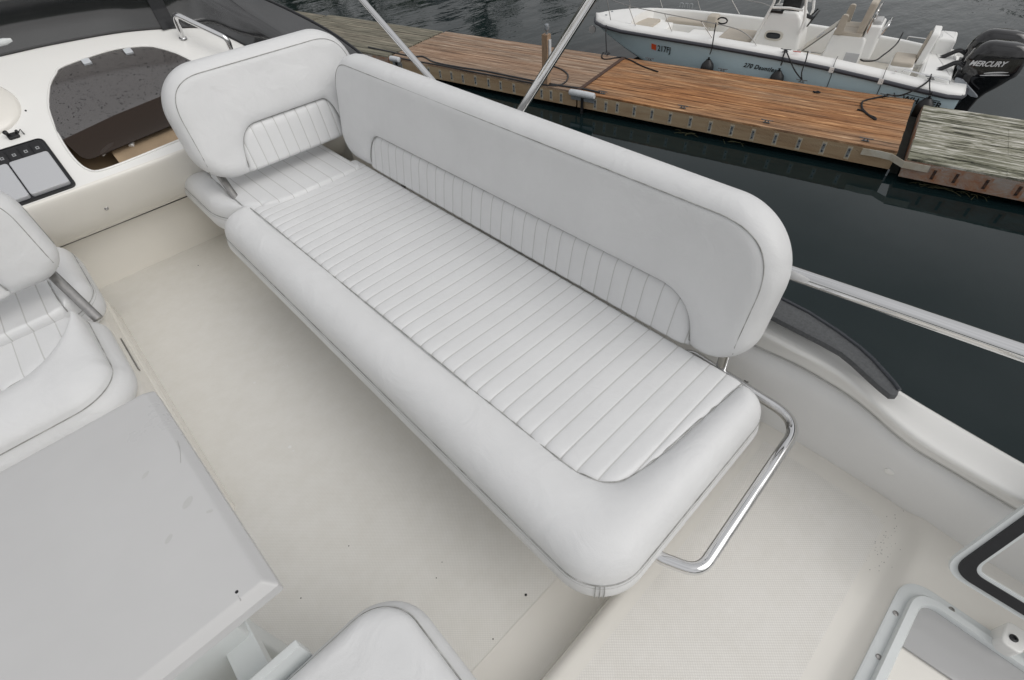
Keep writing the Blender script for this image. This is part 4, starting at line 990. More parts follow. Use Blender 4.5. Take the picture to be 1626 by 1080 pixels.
# ------------------------------------------------------------------ table
TB = thing('folding_table', (-0.5, 0.8, 0), 'white rectangular table top on a flat white leg at the lower left', 'table')
def table():
    z = 0.65
    c = [W(0, 748, z), W(230, 612, z), W(437, 925, z)]
    x1a, y1 = W(234, 613, z)[:2]; x1b, y0 = W(437, 922, z)[:2]
    poly = [(-1.05, y0 - 0.001), (x1b, y0), (x1a + 0.004, y1), (-1.05, y1 + 0.0)]
    pl = [tuple(p) for p in fillet(poly, [0.02, 0.006, 0.012, 0.02], 6, closed=True)]
    MB().slab(pl, ident, z - 0.042, z, 0.0).build('table_core', TABLE, TB) if False else None
    m = MB(); P_ = [np.array(p) for p in pl]; n = len(P_); cen = np.array([(-1.05 + x1b) / 2, (y0 + y1) / 2])
    rings = []
    for zz, d in ((z - 0.045, 0.004), (z - 0.040, 0.0), (z - 0.018, 0.0), (z - 0.004, 0.012), (z - 0.001, 0.0155), (z, 0.018)):
        hx = (x1b + 1.05) / 2; hy = (y1 - y0) / 2
        rings.append([(cen[0] + (p[0] - cen[0]) * (hx - d) / hx, cen[1] + (p[1] - cen[1]) * (hy - d) / hy, zz) for p in P_])
    m.grid(rings, close_v=True); b = 5 * n; m.f += [tuple(b + k for k in range(n)), tuple(reversed(range(n)))]; m.m += [0, 0]
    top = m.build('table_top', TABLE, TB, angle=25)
    x, y = PT = W(378, 939, z)[:2]; x_, y_ = W(376, 940, z)[:2]
    MB().lathe([(0.0028, 0), (0.0028, 0.0006), (0.0005, 0.0008)], (x_, y_, z - 0.0002), (0, 0, 1), 10).build('chip_mark', BLACKP, top)
    m = MB()
    for px, py, rx, ry, an in ((231, 754, .009, .004, .6), (298, 798, .013, .007, .7), (268, 856, .009, .0045, .7), (333, 812, .006, .003, -.5)):
        c = W(px, py, z); q = [(c[0] + rx * math.cos(t_) * math.cos(an) - ry * math.sin(t_) * math.sin(an), c[1] + rx * math.cos(t_) * math.sin(an) + ry * math.sin(t_) * math.cos(an), z + 0.0002) for t_ in np.linspace(0, 2 * math.pi, 17)[:-1]]
        MB().add(q, [tuple(range(16))]).build('dried_drip_mark', bpy.data.materials.get('dried_drip') or mat('dried_drip', (0.525, 0.525, 0.515), 0.4), top, smooth=False)

    sm_ = mat('scratch_line', (0.40, 0.40, 0.39), 0.5); m = MB(); m.tube(crom([W(282, 700, z + .0002), W(286, 715, z + .0002), W(287, 735, z + .0002)], 5), 0.0005, 4).build('scratch', sm_, top); m = MB(); m.tube([W(378, 946, z), W(382, 952, z - .001), W(384, 968, z - .02)], 0.0006, 4); m.build('scratch', sm_, top)
    # flat leg and its folding stay
    MB().slab([tuple(p) for p in fillet([(-0.292, 0.40), (-0.236, 0.40), (-0.236, 0.665), (-0.292, 0.665)], 0.004, 3, closed=True)], ident, 0.36, 0.395, 0.003).build('support_arm', WHITEP, TB)
    MB().slab([tuple(p) for p in fillet([(-0.40, 0.60), (-0.24, 0.60), (-0.24, 0.66), (-0.40, 0.66)], 0.008, 4, closed=True)], ident, 0.0, 0.607, 0.003).build('leg', WHITEP, TB)
    MB().slab([tuple(p) for p in fillet([(-0.50, -0.33), (-0.168, -0.33), (-0.168, 0.47), (-0.5, 0.47)], 0.006, 4, closed=True)], lambda a, b, c: (a, 0.487 - c, b), 0.0, 0.014, 0.004)
    q = MB(); q.slab([tuple(p) for p in fillet([(-0.62, 0.40), (-0.170, 0.40), (-0.164, 0.415), (-0.164, 0.485), (-0.62, 0.485)], [0.001, .01, .01, .004, .001], 4, closed=True)], lambda a, b, c: (a, 0.470 + c, b), 0.0, 0.016, 0.003)
    q.build('fold_flap', WHITEP, TB)
table()

# ------------------------------------------------------------------ rails, struts, fin
def bar(name, pts, r, label, cat, base=True, group=None, seg=20):
    t = thing(name, tuple(pts[0]), label, cat, group)
    MB().tube(pts, r, seg).build('tube', CHROME, t)
    d = np.array(pts[1]) - np.array(pts[0]); d /= np.linalg.norm(d)
    if base: MB().lathe([(r * 2.1, 0.0), (r * 2.0, 0.006), (r * 1.25, 0.012), (r * 1.2, 0.05)], pts[0], d, 20).build('mounting_socket', CHROME, t)
    return t
def onx(px, py, x):
    r = ray(px, py); return CAM + r * (x / r[0])
a, b = onx(680, 120, 1.235), onx(575, 0, 1.235); d = (b - a); a0 = a - d * ((a[2] - 0.46) / d[2])
bar('canopy_strut', [tuple(a0), tuple(a0 + d * 6)], 0.0125, 'thin polished strut rising to the upper left behind the two seat backs', 'strut')
a, b = onx(829, 172, 1.235), onx(932, 8, 1.235); d = (b - a); a0 = a - d * ((a[2] - 0.46) / d[2])
bar('canopy_strut', [tuple(a0), tuple(a0 + d * 5)], 0.0145, 'polished strut rising to the upper right behind the bench back', 'strut')
MR = [onx(1255, 433, 1.2), onx(1400, 479, 1.2), onx(1500, 514, 1.2), onx(1626, 561, 1.2)]
d = MR[0] - MR[3]; pts = [MR[0] + d * 2.2, MR[3] - d * 1.5]
t = bar('side_rail', [tuple(p) for p in pts], 0.0185, 'thick polished stainless rail running above the starboard gunwale', 'rail', base=False)
for p in (pts[0], pts[-1]):
    MB().tube([tuple(p), (p[0] + 0.01, p[1], 0.45)], 0.0185, 16).build('stanchion', CHROME, t)

def fin():
    zf = 0.49
    outer_ = [(1215, 462), (1240, 474), (1285, 497), (1330, 526), (1365, 552), (1385, 570), (1405, 592), (1420, 609), (1428, 620)]
    inner_ = [(1425, 628), (1414, 629), (1398, 619), (1380, 606), (1350, 583), (1330, 569), (1300, 552), (1240, 521), (1215, 508)]
    O_ = [W(*p, zf) for p in outer_]; I_ = [W(*p, 0.4885 - 0.0225 * min(1, max(0, (1425 - p[0]) / 90))) for p in inner_]
    ext = lambda P, q: P
    fwdO = (O_[0][0] + 0.0, O_[0][1] + 0.9, zf); fwdI = (I_[-1][0] + 0.04, I_[-1][1] + 0.9, zf)
    Ot = [fwdO] + O_; It = I_ + [fwdI]
    m = MB(); poly = [p[:2] for p in Ot] + [p[:2] for p in It]
    ar = sum(a[0] * b[1] - b[0] * a[1] for a, b in zip(poly, poly[1:] + poly[:1]))
    if ar < 0: poly = poly[::-1]
    m.slab(poly, ident, 0.474, zf, 0.0015); o = m.build('air_scoop', FINM, None, angle=50)
    tag(o, 'dark grey speckled tapering fairing lying along the outer gunwale', 'fairing')
    e = MB().tube([tuple(np.array(p) + [0, 0, 0.001]) for p in Ot], 0.005, 8).build('edge_trim', FINE, o)
fin()

# ------------------------------------------------------------------ hatches
def hatch():
    t = thing('companionway_hatch', W(1430, 960, 0.145), 'white framed sliding hatch cover with grey pane at the lower right corner', 'hatch')
    # outer flange, corner at (0.952, -0.335)
    zf = 0.146
    FX, FY, GX, GY = 0.928, -0.336, 0.906, -0.358
    A = W(1430, 960, zf); x1, y1 = 0.952, -0.312
    rr = lambda x0, x1, y0, y1, r: [tuple(p) for p in fillet([(x0, y0), (x1, y0), (x1, y1), (x0, y1)], r, 10, closed=True)]
    def ring(o, i, z0, z1, name, m_, par, bev=0.002):
        m = MB(); n = len(o)
        rows = [[(p[0], p[1], z0) for p in o], [(p[0], p[1], z1 - bev) for p in o],
                [(p[0] + (q[0] - p[0]) * .15, p[1] + (q[1] - p[1]) * .15, z1) for p, q in zip(o, i)], [(q[0] + (p[0] - q[0]) * .15, q[1] + (p[1] - q[1]) * .15, z1) for p, q in zip(o, i)],
                [(p[0], p[1], z1 - bev) for p in i], [(p[0], p[1], z0) for p in i]]
        m.grid(rows, close_v=True); return m.build(name, m_, par, angle=40)
    fl = ring(rr(0.15, x1, -1.1, y1, 0.06), rr(0.15, x1 - 0.03, -1.1, y1 - 0.03, 0.05), 0.135, 0.149, 'outer_flange', WHITEP, t)
    for px, py in ((1422, 974), (1395, 1043), (1511, 968)):
        c = W(px, py, 0.149)
        s = MB().lathe([(0.0062, 0.0), (0.006, 0.0018), (0.0038, 0.0026), (0.0035, 0.001), (0.0004, 0.001)], (c[0], c[1], 0.1485), (0, 0, 1), 16).build('flange_screw', BRUSH, fl)
    fr_ = ring(rr(0.15, FX, -1.08, FY, 0.05), rr(0.17, GX, -1.06, GY, 0.035), 0.14, 0.166, 'cover_frame', WHITEP, t, 0.005)
    # pane stops short of the frame's port-aft part, leaving the opening below it
    a = W(1448, 1000, 0.15); b = W(1490, 1080, 0.15)
    x1p, y1p = GX + 0.004, GY + 0.004
    m = MB(); poly = [(0.885, -1.06), (x1p, -1.06)] + [tuple(p) for p in fillet([(x1p, -1.0), (x1p, y1p), (0.80, y1p)], 0.035, 8)][1:] + []
    pa, pb = W(1433, 1026, 0.15), W(1520, 1085, 0.15)
    poly = [tuple(pb[:2]), (x1p, -1.06)] + [tuple(p)[:2] for p in fillet([(x1p, -1.0), (x1p, y1p), (0.80, y1p)], 0.035, 8)][1:-1] + [(0.806, y1p), tuple(pa[:2])]
    ar = sum(p[0] * q[1] - q[0] * p[1] for p, q in zip(poly, poly[1:] + poly[:1]))
    if ar < 0: poly = poly[::-1]
    m.slab(poly, ident, 0.147, 0.152, 0.001); m.build('pane', CLEAR, t, angle=30)
    # step board and tube seen down the opening
    q = [W(1430, 1024, 0.06), W(1500, 1075, 0.06), W(1520, 1100, 0.06), W(1440, 1060, 0.06), W(1428, 1044, 0.06)]
    m = MB(); m.slab([p[:2] for p in q][::-1], ident, 0.035, 0.06, 0.003); m.build('ladder_tread', GELW, t)
    p, r_ = W(1424, 1044, 0.07), W(1500, 1100, 0.07)
    MB().tube([(p[0] - .02, p[1] + .02, .07), p, r_, tuple(2 * np.array(r_) - p)], 0.010, 14).build('ladder_rail', CHROME, t)
    m = MB(); m.box((0.45, -1.05, -0.30), (1.0, -0.36, -0.28)); m.build('stairwell_floor', FINM, t, smooth=False)
    m = MB(); m.grid([[(x, y, z) for z in (-0.28, 0.135)] for x, y in ((0.2, -0.40), (0.92, -0.40), (0.92, -1.05))]); m.build('stairwell_wall', GEL, t, smooth=False)
hatch()
def lid():
    t = thing('hatch_lid', W(1510, 900, 0.27), 'clear hatch lid with black gasket and white rim, tilted open beside the side liner', 'hatch')
    z = 0.29
    C_ = np.array(W(1492, 903, z)); A_ = np.array(W(1626, 806, 0.45)); B_ = np.array(W(1626, 985, z - 0.02))
    ea = A_ - C_; ea /= np.linalg.norm(ea); eb = B_ - C_; eb /= np.linalg.norm(eb)
    nn = np.cross(ea, eb); nn /= np.linalg.norm(nn)
    if nn[2] < 0: nn = -nn
    fr = lambda a, b, c: tuple(C_ + ea * a + eb * b + nn * c)
    def rr(k, r): return [tuple(p) for p in fillet([(k, k), (0.62 - k, k), (0.62 - k, 0.45 - k), (k, 0.45 - k)], r, 10, closed=True)]
    def ring(o, i, z0, z1):
        m = MB(); rows = [[fr(*p, z0) for p in o], [fr(*p, z1) for p in o], [fr(*p, z1) for p in i], [fr(*p, z0) for p in i], [fr(*p, z0) for p in o]]
        m.grid(rows, close_v=True); return m
    ring(rr(0.0, 0.045), rr(0.012, 0.04), -0.012, 0.0).build('outer_rim', WHITEP, t, angle=40)
    ring(rr(0.0105, 0.04), rr(0.033, 0.03), -0.008, 0.006).build('gasket', BLACK, t, angle=40)
    ring(rr(0.0325, 0.03), rr(0.040, 0.026), -0.012, 0.001).build('inner_rim', WHITEP, t, angle=40)
    m = MB(); P_ = [fr(*p, -0.008) for p in rr(0.036, 0.028)]; m.add(P_, [tuple(range(len(P_)))]); 
    g = bpy.data.materials.get('lid_pane') or mat('lid_pane', (0.5, 0.5, 0.5), 0.04, alpha=0.14)
    m.build('pane', g, t, smooth=False)
    h = np.array(W(1612, 1012, 0.2)); m = MB()
    m.slab([tuple(p) for p in fillet([(-0.03, -0.02), (0.03, -0.02), (0.03, 0.02), (-0.03, 0.02)], 0.015, 5, closed=True)], lambda a, b, c: (h[0] + a, h[1] + b, 0.17 + c), -0.03, 0.03, 0.004)
    hb = m.build('hinge_block', GELW, t); MB().lathe([(0.008, 0), (0.008, 0.003), (0.004, 0.004), (0.003, 0.001), (.0003, .001)], (h[0] - .005, h[1] + .002, 0.1995), (0, 0, 1), 18).build('hinge_screw', BLACKP, hb)
lid()
# debris on deck etc. is in the nonskid material
#@@PART2
# ================================================================== DOCK
DANG = DA
def Ql(o, a, c, z):            # local dock frame at origin o=(a0, c0)
    return Q(o[0] + a, o[1] + c, z)
def dock_float(a0, a1, c0, c1, deckm, fm, label, nplank, plate, plates, seed, dz=0.0, seams=()):
    """one floating dock section; local +x = along, +y = across"""
    rn = random.Random(seed)
    t = bpy.data.objects.new('dock_section', None); t.location = Q(a0, c0, PW); t.rotation_euler = (0, 0, DANG); COL.objects.link(t)
    tag(t, label, 'dock', 'floating dock sections')
    Ln, Wd = a1 - a0, c1 - c0
    def mk(mb, name, mt, parent=t, smooth=False):
        me = bpy.data.meshes.new(name); me.from_pydata([(p[0], -p[1], p[2]) for p in mb.v], [], mb.f)
        for q in (mt if isinstance(mt, list) else [mt]): me.materials.append(q)
        me.polygons.foreach_set('material_index', mb.m)
        bm = bmesh.new(); bm.from_mesh(me); bmesh.ops.recalc_face_normals(bm, faces=bm.faces); bm.to_mesh(me); bm.free()
        if smooth: me.polygons.foreach_set('use_smooth', [True] * len(me.polygons)); me.set_sharp_from_angle(angle=R(40))
        o = bpy.data.objects.new(name, me); COL.objects.link(o); o.parent = parent; return o
    Z = DT - PW + dz
    m = MB(); pw = Wd / nplank
    cuts = [0] + [s - a0 for s in seams] + [Ln]
    for k in range(nplank):
        for a, b in zip(cuts[:-1], cuts[1:]):
            j = rn.uniform(-0.004, 0.004); e = rn.uniform(0, 0.015); g = 0.006
            sk = rn.uniform(-0.002, 0.002)
            m.box((a + e * (a == 0) + 0.002, k * pw + g, Z - 0.038), (b - rn.uniform(0, 0.015) * (b == Ln) - 0.002, (k + 1) * pw - g + sk, Z + j))
    deck = mk(m, 'decking', deckm)
    m = MB(); m.box((0, 0.0, Z - 0.325), (Ln, 0.045, Z - 0.042)); m.box((0, Wd - 0.045, Z - 0.325), (Ln, Wd, Z - 0.042))
    m.box((0.002, 0.05, Z - 0.30), (0.045, Wd - 0.05, Z - 0.042)); m.box((Ln - 0.045, 0.05, Z - 0.30), (Ln - 0.002, Wd - 0.05, Z - 0.042))
    mk(m, 'fascia_board', fm)
    m = MB(); x = 0.4
    while x < Ln - 0.8:
        m.box((x, 0.35, -0.35), (min(x + 2.2, Ln - .3), Wd - 0.35, Z - 0.33)); x += 2.6
    fl = mk(m, 'float_drum', FLOATM)
    if plate:
        src = None
        for x in plates:
            if src is None:
                m = MB(); m.box((-0.022, -0.006, -0.08), (0.022, 0.0, 0.08))
                for zz in (-0.05, 0.05): m.lathe([(0.011, 0), (0.011, 0.012), (0.001, 0.014)], (0, -0.006, zz), (0, -1, 0), 6, m=1)
                m.box((-0.04 if plate == 1 else -0.065, -0.001, -0.12), (0.04 if plate == 1 else 0.075, 0.0005, 0.11), m=2)
                src = mk(m, 'bolt_plate', [GALV, BLACK, STAINW] if plate == 1 else [RUST, BLACKP, STAINR]); o = src
            else: o = src.copy(); COL.objects.link(o)
            o.parent = t; o.location = (x, 0.001, Z - 0.18 + rn.uniform(-.01, .01))
    return t
STAINW = mat('lime_bloom', (0.55, 0.52, 0.44), 0.9, col2=(0.42, 0.34, 0.22), vscale=22)
STAINR = mat('rust_bloom', (0.33, 0.13, 0.05), 0.9, col2=(0.34, 0.28, 0.24), vscale=16)
def near_pts(pxs, c=10.3, z=DT - 0.18):
    o = []
    for px, py in pxs:
        r = ray(px, py); nrm = np.array([N[0], N[1], 0]); t_ = (c - CAM @ nrm) / (r @ nrm); p = CAM + r * t_; o.append(float(p[:2] @ U))
    return o
# mirrored local y: dock frame across axis points to -local y after the rotation, so mk() flips it
pl1 = near_pts([(610, 101), (637, 101), (681, 112), (699, 117), (717, 120), (735, 123.5), (755, 128), (776, 132), (795, 136), (816, 140), (860, 148), (875, 151), (891, 154)])
pl2 = near_pts([(945, 165), (962, 169), (980, 171), (1007, 176), (1035, 182), (1064, 187), (1096, 193), (1128, 198), (1162, 205), (1196, 211), (1232, 217), (1269, 226), (1308, 232), (1348, 240)])
pl3 = near_pts([(1485, 268), (1519, 275), (1567, 283), (1617, 295)])
dock_float(5.53, 11.28, 10.3, 12.72, WOODF, FASC, 'brown timber dock section with the square post and black hose along its near edge', 17, 1, sorted([a - 5.53 for a in pl1 if 5.7 < a < 11.2]), 3)
dock_float(-0.66, 5.49, 10.3, 12.72, WOODB, FASC, 'orange brown timber dock section lying alongside the moored pale blue boat', 17, 1, sorted([a + 0.66 for a in pl2]), 4)
dock_float(11.34, 16.35, 10.32, 12.7, WOODD, FASCR, 'dull grey weathered dock section adjoining the brown boards, at the upper left', 17, 0, [], 5)
dock_float(16.42, 24.0, 10.32, 12.6, WOODD, FASCR, 'farthest dull grey dock section, seen past the windscreen edge', 17, 0, [], 6)
dock_float(-8.5, -0.82, 10.12, 12.55, WOODG, FASCR, 'pale bleached grey dock section with rust stained side, at the right edge', 9, 2, sorted([a + 8.5 for a in pl3] + [5.2, 4.4, 3.4, 2.5]), 7, dz=0.0, seams=(-2.15, -6.0))
# diagonal runner board on the brown section joint
m = MB(); m.box((5.47, 10.28, DT + 0.006), (5.56, 12.70, DT + 0.022), fr=lambda a, b, c: Q(a, b, c)); o = m.build('joint_cover_strip', RUST, None, smooth=False)
tag(o, 'narrow brown strip lying across the dock where its two timber sections meet', 'strip')

CLEATM = mat('dull_cleat_metal', (0.16, 0.17, 0.18), 0.5, metal=0.5, var=0.2, vscale=50)
m = MB(); m.box((-0.812, 10.42, PW - 0.35), (-0.668, 12.5, DT - 0.22), fr=lambda a, b, c: Q(a, b, c)); o = m.build('joint_block', FLOATM, None, smooth=False)  # added dark filler, hides bright water reflection showing through the gap
tag(o, 'black rubber joint block in the gap between the orange and the grey dock', 'joint')
# cleats
def cleat_proto():
    m = MB()
    m.tube(crom([(-0.13, 0, 0.055), (-0.08, 0, 0.05), (0, 0, 0.047), (0.08, 0, 0.05), (0.13, 0, 0.055)], 4), [0.006] + [0.011] * 15 + [0.006], 8)
    m.tube([(-0.035, 0, 0.0), (-0.03, 0, 0.05)], 0.012, 8); m.tube([(0.035, 0, 0.0), (0.03, 0, 0.05)], 0.012, 8)
    m.box((-0.07, -0.025, 0.0), (0.07, 0.025, 0.008)); m.v = [(a * .85, b * .85, c * .85) for a, b, c in m.v]; return m
def place_cleat(src, a, c, label, mt=None, z=DT + 0.003):
    if src is None: o = cleat_proto().build('dock_cleat', CLEATM, None)
    else: o = src.copy(); COL.objects.link(o)
    o.location = Q(a, c, z); o.rotation_euler = (0, 0, DANG); tag(o, label, 'cleat', 'dock cleats'); return o
def AC(px, py, z=DT):
    w_ = np.array(W(px, py, z))[:2]; return float(w_ @ U), float(w_ @ N)
cl0 = place_cleat(None, *AC(1084, 172), 'dull steel cleat on the near dock edge, midway along the orange boards')
for (px, py), lb in (((1217, 195), 'dull steel cleat on the near dock edge, ahead of the rust marked strap'), ((1374, 224), 'dull steel cleat nearest the white strap on the near dock edge'),
                     ((957, 149), 'steel cleat at the end of the black hose'), ((1147, 113), 'bare steel cleat on the far dock edge between two black fenders'), ((1031, 96), 'steel cleat on the far dock edge by the bow of the boat'),
                     ((963, 87), 'cleat wound with the black bow line'), ((1272, 131), 'cleat under the two black lines that meet in a V'), ((1406, 154), 'cleat holding the black stern line')):
    place_cleat(cl0, *AC(px, py), lb)

# ropes, hose
def rope(name, pts, r, label, cat='rope', mt=None, n=6, group=None):
    o = MB().tube([tuple(p) for p in crom(pts, n)], r, 7).build(name, mt or ROPE, None); return tag(o, label, cat, group)
def d_(px, py, z=DT + 0.014): return W(px, py, z)
rope('hose', [d_(585, 75), d_(618, 82), d_(655, 90), d_(672, 90), d_(690, 99), d_(730, 107), d_(770, 113), d_(810, 121), d_(850, 129), d_(890, 136), d_(930, 142), d_(952, 147)], 0.022, 'long black hose running along the near edge of the brown dock section', 'hose', BLACKP)
rope('hose', [d_(622, 90), d_(660, 97), d_(700, 104), d_(750, 114), d_(800, 123), d_(840, 131), d_(880, 136), (d_(897, 131)), d_(902, 120), d_(893, 111), d_(878, 105)], 0.018, 'thinner black cable curling back beside the square post', 'cable', BLACKP)
rope('mooring_line', [d_(964, 87, DT + .06), d_(968, 84), d_(958, 84), d_(956, 92), d_(965, 94), d_(985, 91), d_(1000, 95), d_(1020, 105), d_(1045, 114)], 0.016, 'loose tail of the bow line lying on the orange boards')
rope('mooring_line', [d_(1408, 153, DT + .05), d_(1398, 154), d_(1375, 159), d_(1369, 163), d_(1369, 172), d_(1374, 178), d_(1382, 185), d_(1390, 190), d_(1389, 187), d_(1378, 182), d_(1370, 176), d_(1361, 174)], 0.018, 'knotted tail of the stern line lying on the orange boards')
rope('rope_scrap', [d_(1291, 145), d_(1297, 147), d_(1302, 147), d_(1298, 145), d_(1293, 147)], 0.014, 'short dark scrap of rope lying on the boards near the boat')

# piling post with lamp
pc = AC(868, 134)
t = thing('dock_post', Q(pc[0], pc[1], DT - 0.3), 'short square timber post with a small lamp head, on the near dock edge', 'post')
def post():
    f = lambda a, c, z: Q(pc[0] + a, pc[1] + c, z)
    MB().box((-0.065, -0.07, DT - 0.3), (0.075, 0.07, DT + 1.02), fr=f).build('timber', POSTW, t, smooth=False)
    MB().lathe([(0.03, 0), (0.03, 0.06), (0.05, 0.08), (0.055, 0.15), (0.045, 0.19), (0.002, 0.20)], f(-0.01, 0, DT + 1.02), (0, 0, 1), 14).build('lamp_head', GALV, t)
    MB().box((-0.095, -0.03, DT + 0.55), (-0.066, 0.05, DT + 0.92), fr=f).build('notice_plate', FENDW, t, smooth=False)
post()
# white pads on the dock edge
def pad(px, py, px2, py2, label):
    a1, c = AC(px, py, DT - 0.02); a0, c0 = AC(px2, py2, DT - 0.02)
    th = thing('dock_bumper', Q(a0, 10.2, DT - 0.2), label, 'bumper', 'white bumpers on the dock edge')
    P0, P1 = Q(a0, 10.23, DT + 0.0), Q(a1, 10.23, DT + 0.0)
    MB().tube([tuple(np.array(P0) + (np.array(P1) - np.array(P0)) * k) for k in (0, .04, .3, .7, .96, 1)], [0.05, 0.066, 0.07, 0.07, 0.066, 0.05], 14).build('bumper_tube', FENDW, th)
    MB().box((a0 + 0.02, 10.26, DT - 0.16), (a1 - 0.02, 10.298, DT - 0.04), fr=lambda a, b, c: Q(a, b, c)).build('backing_board', GALV, th, smooth=False)
    am = (a0 + a1) / 2; MB().box((am - 0.03, 10.24, DT - 0.9), (am + 0.03, 10.27, DT - 0.05), fr=lambda a, b, c: Q(a, b, c)).build('hanging_strap', BLACK, th, smooth=False)
pad(898, 152, 937, 160, 'white bumper at the joint of the two brown dock sections')
pad(618, 95, 629, 99, 'white bumper at the far left joint of the dock, close to the seat back')
# strap plate joining the two sections at the right
m = MB(); pts = [AC(1370, 241), AC(1478, 264)]
pa = near_pts([(1367, 243), (1477, 262)], c=10.22, z=0)
g = []
for a, off, z in ((pa[0], 0.055, -0.09), (pa[0] - 0.25, 0.05, -0.08), (-0.60, 0.05, -0.09), (-0.80, -0.115, -0.10), (pa[1], -0.115, -0.10)):
    g.append([Q(a, 10.20 + off, DT + z + 0.055), Q(a, 10.20 + off, DT + z - 0.055), Q(a, 10.192 + off, DT + z - 0.055), Q(a, 10.192 + off, DT + z + 0.055)])
m.grid(g, close_v=True)
m.build('joint_strap', mat('aged_white_paint', (0.62, 0.60, 0.53), 0.5, col2=(0.50, 0.44, 0.34), vscale=5), None, smooth=False); o = bpy.data.objects['joint_strap']; tag(o, 'bent white metal strap bridging the gap between the orange and the grey dock', 'strap')
for k, a in enumerate((pa[0] - 0.12, pa[1] + 0.05, pa[1] + 0.12)):
    MB().lathe([(0.022, 0), (0.02, 0.012), (0.002, 0.016)], Q(a, 10.262 if k == 0 else 10.10, DT - 0.05 - 0.04 * (k > 0)), (-N[0], -N[1], 0), 8).build('rusty_bolt', RUST, o)
m = MB(); a_ = near_pts([(1406, 280)], c=10.3)[0]; m.box((a_ - 0.014, 10.27, PW - 0.2), (a_ + 0.014, 10.29, DT - 0.32), fr=lambda a, b, c: Q(a, b, c)); o = m.build('hanging_bracket', GALV, None, smooth=False)
tag(o, 'thin grey steel strip hanging into the water below the dock joint', 'bracket')

# ================================================================== MOORED BOAT
BOAT = thing('moored_motorboat', Q(2.9, 14.4, PW), 'white open motorboat with pale blue hull moored on the far side of the dock', 'motorboat')
HA = [-1.35, -1.2, -0.6, 0, 1, 2.15, 3.6, 5.0, 6.0, 6.6, 6.95, 7.13]
HP = [12.95, 12.86, 12.90, 12.98, 13.12, 13.25, 13.33, 13.38, 13.45, 13.65, 13.9, 14.25]
HSb = [15.35, 15.45, 15.5, 15.6, 15.7, 15.75, 15.75, 15.65, 15.4, 15.05, 14.7, 14.25]
HZ = [-2.72, -2.71, -2.67, -2.63, -2.58, -2.54, -2.50, -2.47, -2.455, -2.45, -2.45, -2.45]
def pin(x, ys_): return float(np.interp(x, HA, ys_))
def hp(a): return pin(a, HP)
def hz(a): return pin(a, HZ)
ST = sorted(set(list(np.linspace(-1.35, 6.0, 34)) + list(np.linspace(6.0, 7.13, 16))))
def keel(a): return max(PW - 0.45, -2.50 - (7.13 - a) * 0.52) if a > 4 else PW - 0.45
def hull_pt(a, s, side):       # s 0 at rub, 1 at keel
    p, q = pin(a, HP), pin(a, HSb); c0 = (p + q) / 2; hb = (q - p) / 2; z0 = hz(a); zk = min(keel(a), z0 - 0.02)
    fl = np.clip((a - 3.0) / 4, 0, 1)
    zc = max(PW - 0.02 + 0.0 * fl, zk + (z0 - zk) * 0.30)     # chine
    kc = 0.975 - 0.33 * fl
    if s < 0.6:
        t_ = s / 0.6; h = hb * (1 + (kc - 1) * (t_ ** (1 - 0.35 * fl))); z = z0 + (zc - z0) * t_
    else:
        t_ = (s - 0.6) / 0.4; h = hb * kc * (1 - t_) + 0.001; z = zc + (zk - zc) * t_ ** (1.0)
    return Q(a, c0 + side * h, z)
